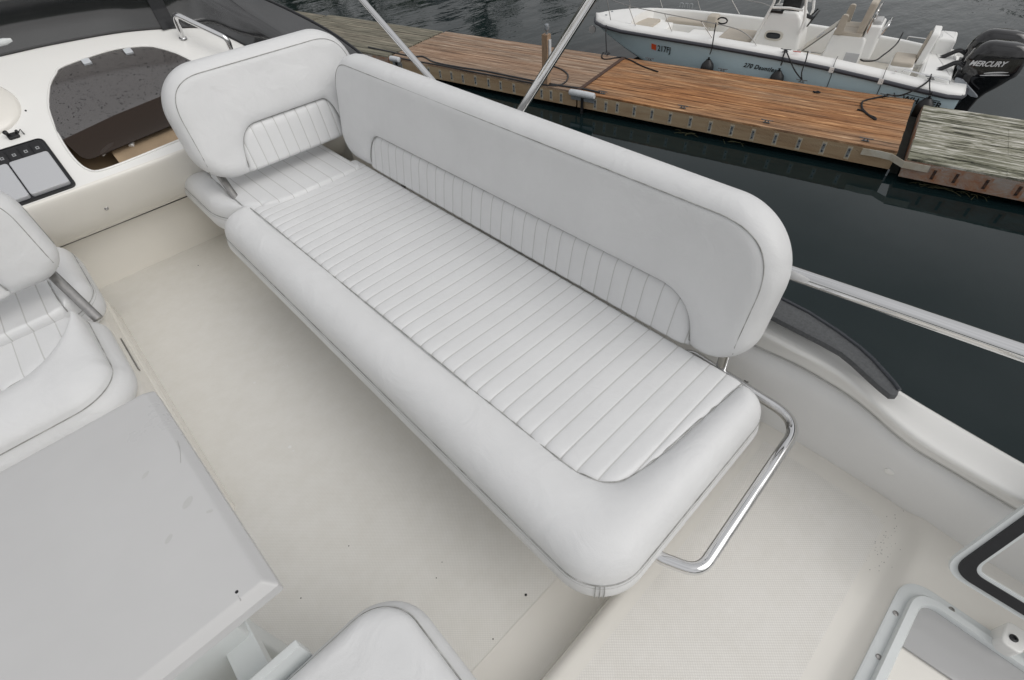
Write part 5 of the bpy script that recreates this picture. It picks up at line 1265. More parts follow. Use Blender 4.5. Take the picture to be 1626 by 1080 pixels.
def moored():
    m = MB()
    for side in (-1, 1):
        rows = [[hull_pt(a, s, side) for s in np.linspace(0, 1, 22)] for a in ST]; mi = []
        for i in range(len(ST) - 1):
            for j in range(21): mi.append(1 if np.linspace(0, 1, 22)[j] >= 0.60 else 0)
        m.grid(rows, 0); m.m[-len(mi):] = mi
    # transom
    T_ = [hull_pt(ST[0], s, -1) for s in np.linspace(0, 1, 22)] + [hull_pt(ST[0], s, 1) for s in np.linspace(1, 0, 22)]
    m.add(T_, [tuple(range(44))], 0)
    h = m.build('hull', [BLUE, BWHITE], BOAT, angle=35)
    rub = [Q(a, hp(a) - 0.012, hz(a) + 0.0) for a in ST] + [Q(a, pin(a, HSb) + 0.012, hz(a)) for a in reversed(ST)]
    rub += [Q(-1.40, 15.2, -2.72), Q(-1.42, 14.9, -2.72)]; rub2 = [Q(-1.42, 13.4, -2.72), Q(-1.40, 13.1, -2.72)] + rub
    MB().tube(rub2, 0.042, 8).build('rub_rail', RUB, BOAT)
    
    # gunwale cap: rolls from the rub rail up and inboard to the coaming, then down to the sole
    m = MB()
    for side in (0, 1):
        rows = []
        for a in ST:
            p, q = pin(a, HP), pin(a, HSb); c0 = (p + q) / 2; e = p if side == 0 else q; s_ = 1 if side == 0 else -1
            wmax = abs(c0 - e); z = hz(a); r = []
            for w_, h_ in ((0, 0.01), (0.010, 0.045), (0.028, 0.072), (0.06, 0.092), (0.12, 0.112), (0.25, 0.13), (0.272, 0.12), (0.28, 0.09), (0.29, -0.1), (0.31, -0.42)):
                ww = min(w_, wmax); zz = z + h_
                if a > 6.05 and w_ >= 0.27: zz = z + 0.128 - 0.05 * (w_ - 0.27)
                r.append(Q(a, e + s_ * ww, zz))
            rows.append(r)
        m.grid(rows)
    g_ = m.build('gunwale', BWHITE, BOAT, angle=60)
    m = MB(); rows = []
    for a in [6.0] + [a for a in ST if a > 6.02]:
        p, q = pin(a, HP), pin(a, HSb); c0 = (p + q) / 2; hb = (q - p) / 2; hw = max(hb - 0.24, 0.0)
        rows.append([Q(a - (0.16 * (k * k) if a < 6.01 else 0), c0 + hw * k, hz(a) + (0.131 if hw > 0 else 0.12) + 0.02 * (1 - k * k) * min(1, hw)) for k in np.linspace(-1, 1, 13)])
    rows.insert(0, [(p_[0], p_[1], -2.9) for p_ in rows[0]])
    m.grid(rows); m.build('foredeck', BWHITE, BOAT, angle=40)
    for a_, c_ in ((6.75, 14.1), (6.75, 14.45)): MB().lathe([(0.03, 0), (0.03, 0.012), (0.002, 0.014)], Q(a_, c_, hz(6.8) + 0.14), (0, 0, 1), 10).build('deck_fitting', GALV, BOAT)
    # sole and inner liner
    m = MB(); m.grid([[Q(a, pin(a, HP) + 0.33, -2.98 + 0.16 * (a > 4.9)), Q(a, pin(a, HSb) - 0.33, -2.98 + 0.16 * (a > 4.9))] for a in ST if a < 6.2])
    m.build('sole', TANS, BOAT, smooth=False)
    # casting deck and bow cushions
    def bx(lo, hi, name, mt, r=0.04, lean=0.0):
        pl_ = [tuple(p) for p in fillet([(lo[0], lo[1]), (hi[0], lo[1]), (hi[0], hi[1]), (lo[0], hi[1])], min(0.06, (hi[0] - lo[0]) * .3, (hi[1] - lo[1]) * .3), 5, closed=True)]
        return MB().slab(pl_, lambda a, c, z: Q(a + lean * (z - lo[2]), c, z), lo[2], hi[2], min(r, (hi[2] - lo[2]) * .45)).build(name, mt, BOAT, angle=50)
    bx((5.2, 13.82, -2.85), (6.05, 15.2, -2.56), 'bow_locker', BWHITE); bx((5.55, 13.95, -2.56), (6.1, 15.0, -2.50), 'bow_cushion', TAN)
    bx((4.3, 13.72, -2.85), (5.5, 14.1, -2.58), 'bow_locker', BWHITE); bx((4.32, 13.74, -2.58), (5.45, 14.08, -2.50), 'bow_cushion', TAN)
    bx((4.3, 15.0, -2.85), (5.5, 15.34, -2.58), 'bow_locker', BWHITE); bx((4.32, 15.02, -2.58), (5.45, 15.32, -2.50), 'bow_cushion', TAN)
    bx((4.1, 15.02, -2.58), (4.35, 15.34, -2.33), 'bow_backrest', TAN); bx((5.0, 15.36, -2.5), (5.9, 15.44, -2.36), 'bow_backrest', TAN)
    bx((3.75, 14.15, -2.98), (4.6, 14.85, -2.60), 'cooler_seat', BWHITE)
    bx((2.95, 14.05, -2.98), (3.75, 14.95, -2.60), 'console_seat_base', BWHITE); bx((3.0, 14.08, -2.60), (3.72, 14.92, -2.50), 'console_seat_cushion', TAN)
    # centre console (loft leaning aft)
    m = MB(); rows = []
    for z, a0, a1, hw in ((-2.98, 1.86, 3.0, 0.40), (-2.6, 1.87, 2.93, 0.40), (-2.2, 1.93, 2.82, 0.39), (-2.0, 2.0, 2.76, 0.38), (-1.90, 2.08, 2.70, 0.36), (-1.87, 2.15, 2.64, 0.33)):
        rows.append([Q(p[0], 14.45 + p[1], z) for p in fillet([(a0, -hw), (a1, -hw), (a1, hw), (a0, hw)], 0.08, 5, closed=True)])
    m.grid(rows, close_v=True); n = len(rows[0]); m.f.append(tuple(range((len(rows) - 1) * n, len(rows) * n))); m.m.append(0)
    con = m.build('console', BWHITE, BOAT, angle=50)
    def disc(a, z, ra, rz, c, name, mt, par, dep=0.02):
        ring = [(a + ra * math.copysign(abs(math.cos(t_)) ** .7, math.cos(t_)), z + rz * math.copysign(abs(math.sin(t_)) ** .7, math.sin(t_))) for t_ in np.linspace(0, 2 * math.pi, 28)[:-1]]
        return MB().slab(ring, lambda x, y, h: Q(x, c - h, y), 0.0, dep, 0.004).build(name, mt, par, angle=50)
    po = disc(2.47, -2.335, 0.20, 0.10, 14.055, 'porthole', TANS, con, 0.03); disc(2.475, -2.335, 0.155, 0.062, 14.052, 'porthole_glass', GLASSD, po, 0.034)
    m = MB(); m.box((2.42, 14.07, -1.905), (2.72, 14.5, -1.86), fr=lambda a, b, c: Q(a, b, c)); m.build('dash_slot', BLACKP, con, smooth=False)
    # screen and its white tube frame
    m = MB(); m.grid([[Q(2.70, 14.08, -1.88), Q(2.62, 14.12, -1.45)], [Q(2.76, 14.45, -1.88), Q(2.66, 14.45, -1.42)], [Q(2.70, 14.82, -1.88), Q(2.62, 14.78, -1.45)]])
    m.build('console_screen', WINDS, con, recalc=False)
    for c_ in (14.04, 14.86):
        MB().tube(fillet([Q(2.92, c_, -2.62), Q(2.66, c_, -1.72), Q(2.60, c_, -1.2), Q(2.2, c_, -1.15), Q(2.02, c_, -1.6), Q(1.93, c_, -1.95), Q(1.95, c_, -2.25)], 0.1, 6), 0.028, 10).build('screen_frame', BWHITE, con)
        MB().tube([Q(2.68, c_, -1.80), Q(2.3, c_, -1.78), Q(2.02, c_, -1.80)], 0.024, 8).build('screen_frame', BWHITE, con)
    MB().tube([Q(2.62, 14.04, -1.25), Q(2.62, 14.86, -1.25)], 0.026, 8).build('screen_frame', BWHITE, con)
    bx((2.12, 14.2, -1.9), (2.5, 14.7, -1.60), 'instrument_pod', BLACKP, 0.04)
    # wheel
    ax = np.array(Q(1, 0, 0.45)) - np.array(Q(0, 0, 0)); ax /= np.linalg.norm(ax); c0 = np.array(Q(1.80, 14.32, -2.0))
    u_ = np.cross(ax, [0, 0, 1]); u_ /= np.linalg.norm(u_); v_ = np.cross(ax, u_)
    wl = MB().tube([c0 + 0.17 * (math.cos(t_) * u_ + math.sin(t_) * v_) for t_ in np.linspace(0, 2 * math.pi, 25)[:-1]], 0.016, 8, closed=True).build('steering_wheel', BLACKP, con)
    for k in range(3):
        t_ = k * 2.094 + 0.5; MB().tube([c0, c0 + 0.165 * (math.cos(t_) * u_ + math.sin(t_) * v_)], 0.011, 6).build('wheel_spoke', CHROME, wl)
    MB().tube([c0, np.array(Q(1.98, 14.32, -1.95))], 0.04, 8).build('wheel_hub', BLACKP, wl)
    MB().tube([Q(1.92, 14.62, -2.05), Q(1.80, 14.62, -1.88)], 0.018, 8).build('throttle_lever', BLACKP, con)
    # helm bench (leaning post): tan front panel, white base, cushions
    m = MB(); rows = []
    for z, a0, a1 in ((-2.98, 0.62, 1.55), (-2.6, 0.60, 1.35), (-2.25, 0.62, 1.30), (-2.20, 0.66, 1.26)):
        rows.append([Q(p[0], 14.45 + p[1], z) for p in fillet([(a0, -0.42), (a1, -0.42), (a1, 0.42), (a0, 0.42)], 0.06, 4, closed=True)])
    m.grid(rows, close_v=True); n = len(rows[0]); m.f.append(tuple(range((len(rows) - 1) * n, len(rows) * n))); m.m.append(0)
    sb = m.build('helm_seat_base', BWHITE, BOAT, angle=50)
    m = MB(); m.grid([[Q(1.30, 14.1, -2.08), Q(1.30, 14.82, -2.08)], [Q(1.83, 14.1, -2.62), Q(1.83, 14.82, -2.62)]]); m.grid([[Q(1.29, 14.1, -2.10), Q(1.29, 14.82, -2.10)], [Q(1.82, 14.1, -2.64), Q(1.82, 14.82, -2.64)]])
    fp_ = m.build('seat_front_panel', TANS, BOAT, smooth=False, recalc=False)
    # round embossed badge
    cN = np.array(Q(1.55, 14.42, -2.325)); e1 = np.array(Q(0.7, 0, -0.715)) - np.array(Q(0, 0, 0)); e2 = np.array(Q(0, 1, 0)) - np.array(Q(0, 0, 0)); e1 /= np.linalg.norm(e1)
    nn_ = np.cross(e2, e1); nn_ = nn_ if nn_[2] > 0 else -nn_
    for r_ in (0.09, 0.045): MB().tube([cN + nn_ * 0.004 + r_ * (math.cos(t_) * e1 + math.sin(t_) * e2) for t_ in np.linspace(0, 2 * math.pi, 25)[:-1]], 0.009, 5, closed=True).build('round_emblem', GREYLID, fp_)
    for c_, nm in ((14.06, 0), (14.5, 1)):
        bx((0.72, c_, -2.22), (1.28, c_ + 0.40, -2.12), 'seat_cushion', TAN, 0.04)
        MB().slab([tuple(p) for p in fillet([(c_ + 0.0, -2.15), (c_ + 0.38, -2.15), (c_ + 0.36, -1.56), (c_ + 0.02, -1.56)], 0.07, 5, closed=True)], lambda c, z, h: Q(0.80 - h - 0.30 * -(z + 2.15) * -1 * -1 + 0.0, c, z) if False else Q(0.86 - h + 0.0 - 0.12 * (z + 2.15), c, z), 0.0, 0.13, 0.04).build('seat_backrest', TAN, BOAT, angle=50)
    for c_ in (14.02, 14.88):
        MB().slab([tuple(p) for p in fillet([(1.10, -2.16), (1.26, -2.16), (1.22, -1.80), (1.10, -1.80)], 0.05, 5, closed=True)], lambda a, z, h: Q(a, c_ - 0.05 + h, z), 0.0, 0.12, 0.03).build('armrest', TAN, BOAT, angle=50)
    MB().tube(fillet([Q(0.66, 14.1, -2.12), Q(0.62, 14.1, -1.70), Q(0.62, 14.8, -1.70), Q(0.66, 14.8, -2.12)], 0.08, 6), 0.02, 8).build('seat_rail', CHROME, BOAT)
    bx((0.42, 14.1, -2.6), (0.70, 14.8, -1.98), 'rear_console', BWHITE); bx((0.46, 14.2, -1.98), (0.66, 14.6, -1.90), 'bait_tray', CLEAR)
    MB().tube(fillet([Q(0.42, 14.15, -2.2), Q(0.33, 14.15, -1.95), Q(0.33, 14.75, -1.95), Q(0.42, 14.75, -2.2)], 0.06, 5), 0.018, 8).build('grab_rail', CHROME, BOAT)
    MB().box((0.98, 14.015, -2.75), (1.25, 14.03, -2.50), fr=lambda a, b, c: Q(a - 0.35, b, c)).build('storage_cavity', GREYLID, BOAT, smooth=False)
    # aft: corner seat with tall back, side seat, splash well
    bx((-0.42, 13.6, -2.98), (0.02, 14.3, -2.52), 'aft_seat_base', BWHITE); bx((-0.40, 13.62, -2.52), (0.0, 14.28, -2.44), 'aft_seat_cushion', TAN)
    MB().slab([tuple(p) for p in fillet([(13.95, -2.60), (14.7, -2.60), (14.66, -1.98), (14.05, -1.98)], 0.12, 6, closed=True)], lambda c, z, h: Q(-0.42 - h - 0.10 * (z + 2.6), c, z), 0.0, 0.13, 0.04).build('aft_backrest', BWHITE, BOAT, angle=50)
    MB().slab([tuple(p) for p in fillet([(14.02, -2.55), (14.62, -2.55), (14.58, -2.06), (14.10, -2.06)], 0.10, 6, closed=True)], lambda c, z, h: Q(-0.415 + h - 0.10 * (z + 2.6), c, z), 0.0, 0.03, 0.012).build('aft_back_pad', TAN, BOAT, angle=50)
    bx((-1.1, 13.35, -2.98), (-0.55, 15.1, -2.50), 'splash_well', BWHITE, 0.06); bx((-0.95, 14.6, -2.5), (-0.62, 15.2, -2.2), 'aft_locker', BWHITE, 0.06)
    bx((-1.40, 12.98, -2.76), (-0.98, 13.75, -2.64), 'swim_step', BWHITE, 0.04); bx((-1.40, 14.7, -2.76), (-0.98, 15.3, -2.64), 'swim_step', BWHITE, 0.04)
    # bow rail
    def rail(e, s_, name):
        f = lambda a, up, ins: Q(a, pin(a, e) + s_ * ins, hz(a) + 0.13 + up)
        top = crom([f(2.66, 0.0, 0.14), f(2.80, 0.12, 0.13), f(3.05, 0.24, 0.10), f(3.4, 0.29, 0.10), f(4.2, 0.33, 0.10), f(5.1, 0.37, 0.10), f(5.9, 0.42, 0.10), f(6.5, 0.48, 0.08), Q(6.95, 14.25 - s_ * 0.22, -1.83), Q(7.08, 14.25, -1.82)], 5)
        return top, f
    for e, s_ in ((HP, 1), (HSb, -1)):
        top, f = rail(e, s_, '')
        r_ = MB().tube(top, 0.009, 8).build('bow_rail', BRUSH, BOAT)
        for a, at in ((3.70, 4.0), (4.7, 4.95), (5.68, 5.95), (6.45, 6.6)):
            b_ = f(a, 0.0, 0.16); tp = min(top, key=lambda p: abs((p[0] * U[0] + p[1] * U[1]) - at)); MB().tube([b_, tuple(tp)], 0.009, 7).build('stanchion', BRUSH, r_)
    for k in range(3): MB().tube(fillet([Q(4.9 + k * 0.13, 15.42, -2.30), Q(4.9 + k * 0.13, 15.42, -2.2), Q(4.98 + k * 0.13, 15.42, -2.2), Q(4.98 + k * 0.13, 15.42, -2.30)], 0.02, 4), 0.010, 6).build('cup_holder', GALV, BOAT)
    # small fittings on the port gunwale
    for a in (1.55, 1.78, -0.15): MB().lathe([(0.035, 0.0), (0.035, 0.006), (0.022, 0.008), (0.002, 0.004)], Q(a, hp(a) + 0.2, hz(a) + 0.166), (0, 0, 1), 14).build('rod_holder', CHROME, BOAT)
    MB().box((1.70, hp(1.8) + 0.095, hz(1.8) + 0.158), (1.86, hp(1.8) + 0.115, hz(1.8) + 0.168), fr=lambda a, b, c: Q(a, b, c)).build('warning_decal', REDM, BOAT, smooth=False)
    MB().tube(fillet([Q(-0.25, hp(-.2) + 0.2, hz(0) + 0.16), Q(-0.27, hp(-.2) + .2, hz(0) + 0.20), Q(-1.05, hp(-1.0) + .22, hz(-1) + 0.20), Q(-1.08, hp(-1.) + .22, hz(-1) + 0.15)], 0.03, 4), 0.012, 7).build('stern_rail', CHROME, BOAT)
    MB().tube(fillet([Q(-0.1, 15.3, hz(0) + 0.16), Q(-0.1, 15.3, hz(0) + 0.22), Q(-0.75, 15.3, hz(0) + 0.20), Q(-.8, 15.3, hz(0) + 0.12)], 0.03, 4), 0.012, 7).build('stern_rail', CHROME, BOAT)
    # bow fittings: anchor roller and eye
    MB().lathe([(0.002, -0.02), (0.10, -0.018), (0.10, 0.018), (0.002, 0.02)], Q(7.1, 14.02, -2.66), (N[0], N[1], 0), 18).build('clear_bow_lamp', CLEAR, BOAT)
    MB().tube([hull_pt(6.1, 0.9, -1), tuple(np.array(hull_pt(6.1, 0.9, -1)) + np.array([-0.03, 0.02, -0.06])), tuple(np.array(hull_pt(6.0, 0.93, -1)) + np.array([0, 0, 0]))], 0.012, 6).build('tow_eye', CHROME, BOAT)
TANS = mat('cream_nonskid', (0.62, 0.59, 0.53), 0.7, var=0.05, vscale=4)
moored()

# ---- lettering
def text_mesh(name, body, size, fr, mt, parent, shear=0.0, depth=0.002, bold=0.0, spacing=1.0, xs=1.0):
    cu = bpy.data.curves.new(name, 'FONT'); cu.body = body; cu.size = size; cu.shear = shear; cu.offset = bold; cu.space_character = spacing; cu.extrude = 0.0
    to = bpy.data.objects.new(name, cu); COL.objects.link(to); bpy.context.view_layer.update()
    me = to.to_mesh(); vs = [tuple(v.co) for v in me.vertices]; fs = [tuple(p.vertices) for p in me.polygons]; to.to_mesh_clear()
    bpy.data.objects.remove(to); bpy.data.curves.remove(cu)
    m = MB(); m.add([fr(v[0] * xs, v[1], 0.0) for v in vs], fs); return m.build(name, mt, parent, smooth=False, recalc=False)
def hull_fr(a_start, s_mid, sgn=-1):
    """lettering runs aft from a_start on the port side, upright, lying on the hull skin"""
    def f(x, y, h):
        a = a_start - x; p0 = np.array(hull_pt(a, s_mid, -1)); p1 = np.array(hull_pt(a, s_mid - 0.04, -1)); up = (p1 - p0) / np.linalg.norm(p1 - p0)
        return tuple(p0 + up * y - np.array([N[0], N[1], 0]) * 0.022)
    return f
text_mesh('registration_number', '217FJ', 0.20, hull_fr(4.97, 0.24), DECALB, BOAT, bold=0.003, xs=0.8)
m = MB(); f = hull_fr(5.14, 0.24); m.add([f(0, 0, 0), f(0.13, 0, 0), f(0.13, 0.14, 0), f(0, 0.14, 0)], [(0, 1, 2, 3)]); m.build('registration_sticker', ORANGE, BOAT, smooth=False, recalc=False)
text_mesh('hull_lettering', '270 Dauntless', 0.125, hull_fr(2.80, 0.24), DECALB, BOAT, shear=0.35, bold=0.003, xs=1.0, spacing=1.08)
text_mesh('hull_lettering', 'WHALER', 0.15, hull_fr(-0.45, 0.25), DECALB, BOAT, bold=0.004, xs=1.05, spacing=1.1)
m = MB(); f = hull_fr(-0.45, 0.12); m.add([f(0, 0, 0), f(0.62, 0, 0), f(0.62, 0.012, 0), f(0, 0.012, 0)], [(0, 1, 2, 3)])
f2 = hull_fr(-0.27, 0.23); q = [(0, 0.09), (0.03, 0.03), (0.09, -0.02), (0.11, -0.02), (0.05, 0.03), (0.015, 0.09)]; m.add([f2(a, b, 0) for a, b in q], [(0, 1, 4, 5), (1, 2, 3, 4)])
m.build('hull_stripe', DECALB, BOAT, smooth=False, recalc=False)
for a in (0.98, 0.03):        # thin tie-down straps with white clips over the side
    MB().tube([Q(a + 0.0, hp(a) + 0.28, hz(a) + 0.17), Q(a, hp(a) + 0.1, hz(a) + 0.155), Q(a - .01, hp(a) - 0.01, hz(a) + 0.06), Q(a - 0.02, hp(a) - 0.06, hz(a))] + [tuple(np.array(hull_pt(a - 0.03, s, -1)) - np.array([N[0], N[1], 0]) * 0.01) for s in (0.1, 0.3, 0.5)], 0.006, 5).build('side_strap', BLACK, BOAT)
    MB().box((a - 0.045, hp(a) - 0.06, hz(a) - 0.045), (a + 0.045, hp(a) - 0.045, hz(a) + 0.055), fr=lambda a_, b, c: Q(a_, b, c)).build('strap_clip', BWHITE, BOAT, smooth=False)

# ---- outboards
def outboard(c0, da, label):
    t = thing('outboard_motor', Q(-1.6 + da, c0, PW), label, 'outboard motor', 'twin black outboards')
    f = lambda a, c, z: Q(a + da, c0 + c, z)
    secs = [(-1.925, -1.52, -1.84, 0.08), (-1.935, -1.45, -1.95, 0.13), (-1.97, -1.39, -2.03, 0.175), (-2.03, -1.33, -2.08, 0.21), (-2.13, -1.27, -2.12, 0.235), (-2.25, -1.22, -2.14, 0.24), (-2.38, -1.225, -2.14, 0.24),
            (-2.47, -1.24, -2.12, 0.235), (-2.50, -1.245, -2.09, 0.225), (-2.52, -1.27, -2.07, 0.20), (-2.62, -1.30, -2.00, 0.18), (-2.72, -1.36, -1.92, 0.15), (-2.82, -1.40, -1.83, 0.12), (-2.95, -1.42, -1.76, 0.09), (-3.15, -1.43, -1.72, 0.07), (-3.5, -1.45, -1.70, 0.05)]
    def ringsec(z, a0, a1, hw):
        am = (a0 + a1) / 2; ha = (a0 - a1) / 2; r = []
        for k in range(36):
            th = 2 * math.pi * k / 36; cs, sn = math.cos(th), math.sin(th)
            r.append(f(am + ha * math.copysign(abs(cs) ** 0.8, cs), 0.86 * hw * math.copysign(abs(sn) ** 0.8, sn), z))
        return r
    cow = secs[:9]; P_ = np.array(cow); zz = np.linspace(cow[0][0], cow[-1][0], 30)
    rows = [ringsec(z, *[np.interp(-z, -P_[:, 0], P_[:, k]) for k in (1, 2, 3)]) for z in zz]
    m = MB(); m.grid(rows, close_v=True); m.f.append(tuple(range(36))); m.m.append(0)
    c = m.build('cowl', COWL, t, angle=60)
    rows = [ringsec(*s) for s in secs[8:]]; m = MB(); m.grid(rows, close_v=True); m.build('midsection', COWL, t, angle=60)
    # grey steering bracket, hoses
    m = MB(); m.slab([tuple(p) for p in fillet([(-1.22, -2.56), (-1.225, -2.62), (-1.37, -2.73), (-1.60, -2.845), (-1.74, -2.86), (-1.54, -2.72), (-1.34, -2.585)], 0.02, 4, closed=True)], lambda a, z, h: f(a, -0.235 + h * 1.0, z), 0.0, 0.04, 0.008)
    m.build('swivel_bracket', GALVP, t, angle=40)
    m = MB(); m.box((-1.52, -0.09, -2.92), (-1.20, 0.09, -2.50), fr=f); m.build('clamp_bracket', BLACKP, t, smooth=False)
    for k in (-0.06, 0.05):
        MB().tube(crom([f(-1.25, k, -2.40), f(-1.12, k, -2.36), f(-0.95, k - 0.03, -2.47), f(-0.80, k - 0.05, -2.56)], 5), 0.028, 8).build('rigging_hose', BLACKP, t)
    # rear light panel on the cowl
    MB().slab([tuple(p) for p in fillet([(-0.10, -2.20), (0.10, -2.20), (0.07, -2.0), (-0.07, -2.0)], 0.02, 4, closed=True)], lambda cc, z, h: f(-2.065 - h - 0.28 * (-2.0 - z), cc, z), 0.0, 0.03, 0.006).build('rear_vent', DARKS, c, angle=40)
    def sfr(a_s, z_s, slope):
        def g(x, y, h):
            a = a_s - x; z = z_s + y + slope * x
            hw = np.interp(-z, -P_[:, 0], P_[:, 3]); a0 = np.interp(-z, -P_[:, 0], P_[:, 1]); a1 = np.interp(-z, -P_[:, 0], P_[:, 2]); am = (a0 + a1) / 2; ha = (a0 - a1) / 2
            u = min(0.999, abs((a - am) / ha)); sn = (1 - u ** (2 / 0.8)) ** (0.8 / 2)
            return f(a, -0.86 * hw * sn - 0.004, z)
        return g
    # lettering is densified by hull_fr like mapping of each vertex
    text_mesh('cowl_lettering', 'MERCURY', 0.125, sfr(-1.31, -2.335, 0.10), DECALW, c, shear=0.28, bold=0.004, xs=0.93)
    m = MB(); g = sfr(0, 0, 0)
    for z0, L0, L1 in ((-2.43, -1.60, -1.95), (-2.475, -1.56, -1.99)):
        rows = []
        for k in np.linspace(0, 1, 12):
            a = L0 + (L1 - L0) * k; zc = z0 + 0.055 * k + 0.01 * math.sin(k * 3.1); wd_ = 0.013 * math.sin(math.pi * min(1, 0.08 + 0.9 * k)) ** .6
            rows.append([sfr(a, zc - wd_, 0)(0, 0, 0), sfr(a, zc + wd_, 0)(0, 0, 0)])
        m.grid(rows)
    m.build('cowl_stripes', DECALW, c, recalc=False)
    MB().tube([sfr(-1.23, -2.5, 0)(0, 0, 0), sfr(-1.6, -2.498, 0)(0, 0, 0), sfr(-2.05, -2.49, 0)(0, 0, 0)], 0.006, 5).build('cowl_joint', BLACK, c)
GALVP = mat('grey_paint', (0.28, 0.30, 0.33), 0.35, coat=.3)
DARKS = mat('dark_grey_plastic', (0.10, 0.105, 0.115), 0.3)
outboard(13.72, 0.05, 'nearer black outboard motor, its silver maker lettering fully visible')
outboard(14.50, 0.06, 'farther black outboard motor, half hidden behind its twin')

# ---- fenders and lines on the boat
def fender(a, label, src=[None]):
    c = hp(a) - 0.17; z0 = -2.72
    if src[0] is None:
        t_ = thing('boat_fender', Q(a, c, DT), label, 'fender', 'black fenders along the boat side')
        MB().lathe([(0.03, 0.0), (0.05, 0.015), (0.075, -0.02), (0.13, -0.08), (0.15, -0.16), (0.15, -0.36), (0.12, -0.46), (0.03, -0.51)], Q(a, c, z0 - 0.02), (0, 0, 1), 18).build('fender_body', BLACK, t_)
        MB().lathe([(0.022, 0), (0.022, 0.05), (0.03, 0.06)], Q(a, c, z0 - 0.02), (0, 0, 1), 10).build('fender_neck', BLACKP, t_)
        src[0] = (t_, a); return t_
    s, sa = src[0]; t_ = s.copy(); COL.objects.link(t_); t_.location = Q(a, c, DT)
    for ch in s.children: q_ = ch.copy(); COL.objects.link(q_); q_.parent = t_
    t_['label'] = label; ORG[t_.name] = np.array(t_.location); return t_
fender(3.58, 'black fender nearest the bow of the moored boat'); fender(1.98, 'middle black fender beside the dark model lettering'); fender(-0.86, 'black fender nearest the stern, beside the joint of the docks')
def pc_(px, py, c):
    r = ray(px, py); nrm = np.array([N[0], N[1], 0]); t_ = (c - CAM @ nrm) / (r @ nrm); return tuple(CAM + r * t_)
def cln(a, c, z=DT + 0.05): return Q(a, c, z)
A0 = AC(963, 87)
rope('mooring_line', [pc_(963, 37, 13.75), pc_(962, 55, 13.2), cln(*A0)], 0.014, 'taut black bow line dropping from the bow to the dock cleat', n=3)
rope('fender_line', [pc_(1137, 36, 13.50), pc_(1133, 60, 13.28), Q(3.58, hp(3.58) - 0.10, hz(3.6)), Q(3.58, hp(3.58) - 0.16, -2.62)], 0.013, 'black line from the bow rail down to the foremost fender', n=3)
rope('fender_line', [pc_(1247, 80, 13.30), pc_(1243, 92, 13.15), Q(1.98, hp(1.98) - 0.12, hz(2.0)), Q(1.98, hp(1.98) - 0.16, -2.62)], 0.016, 'black line from the side cleat down to the middle fender', n=3)
A1 = AC(1272, 131)
rope('mooring_line', [pc_(1248, 80, 13.30), pc_(1253, 92, 13.12), pc_(1262, 112, 12.9), cln(*A1)], 0.013, 'left leg of the V of black line running to the dock cleat', n=3)
rope('mooring_line', [pc_(1283, 82, 13.25), pc_(1279, 98, 13.05), pc_(1273, 115, 12.85), cln(*A1)], 0.013, 'right leg of the V of black line running to the dock cleat', n=3)
A2 = AC(1406, 154)
rope('mooring_line', [pc_(1478, 124, 13.1), pc_(1470, 132, 12.98), pc_(1450, 144, 12.75), pc_(1428, 152, 12.7), cln(*A2)], 0.016, 'slack black stern line curving to the dock cleat', n=6)
rope('fender_line', [pc_(1479, 118, 13.15), pc_(1476, 132, 12.88), Q(-0.86, hp(-0.86) - 0.10, hz(-0.8)), Q(-0.86, hp(-0.86) - 0.16, -2.62)], 0.010, 'thin black line holding the sternmost fender', n=3)
rope('deck_rope', [pc_(1434, 52, 15.4), pc_(1425, 68, 14.9), pc_(1415, 78, 14.4), pc_(1402, 88, 14.0), pc_(1390, 96, 13.8), pc_(1372, 97, 13.7), pc_(1366, 94, 13.7)], 0.014, 'black rope hanging from the far gunwale across the cockpit of the boat', n=6)
for a, lb in ((3.55, 'foremost'), ):
    pass
m = MB(); cN = np.array(pc_(1147, 33, 13.5)); m.tube([cN + 0.11 * np.array([math.cos(t_) * U[0], math.cos(t_) * U[1], 0.55 * math.sin(t_)]) for t_ in np.linspace(0.2, 5.6, 16)], 0.016, 7)
o = m.build('coiled_line', ROPE, None); tag(o, 'small loop of black line hitched round the bow rail above the foremost fender', 'rope')
def horn(px, py, c, label):
    p = pc_(px, py, c); o = cl0.copy(); COL.objects.link(o); o.data = cl0.data; o.name = 'boat_cleat'; o.location = p; tag(o, label, 'cleat', 'boat cleats')
horn(1247, 82, 13.33, 'cleat amidships on the boat gunwale with two black lines made fast'); horn(1478, 126, 13.12, 'cleat at the stern corner of the boat gunwale'); horn(963, 37, 13.78, 'cleat on the foredeck of the boat')

# ---- weed hanging under the dock
m = MB(); rn = random.Random(5)
for (a, c) in [(2.9, 10.33), (1.9, 10.33), (-1.35, 10.2), (-1.5, 10.2), (-1.9, 10.2)]:
    for k in range(8):
        x = a + rn.gauss(0, 0.12); z = PW + 0.02 + rn.random() * 0.03; ang = rn.uniform(0, 6.28); l = rn.uniform(0.08, 0.25)
        m.tube([Q(x, c - 0.04, z), Q(x + l * .5 * math.cos(ang), c - 0.06 + l * .3 * math.sin(ang), z + 0.01), Q(x + l * math.cos(ang), c - 0.08 + l * .5 * math.sin(ang), z - 0.01)], 0.004, 4)
o = m.build('floating_weed', WEED if 'WEED' in globals() else mat('weed', (0.05, 0.048, 0.018), 0.8), None); tag(o, 'yellowish strands of weed on the water below the dock edge', 'weed', kind='stuff')

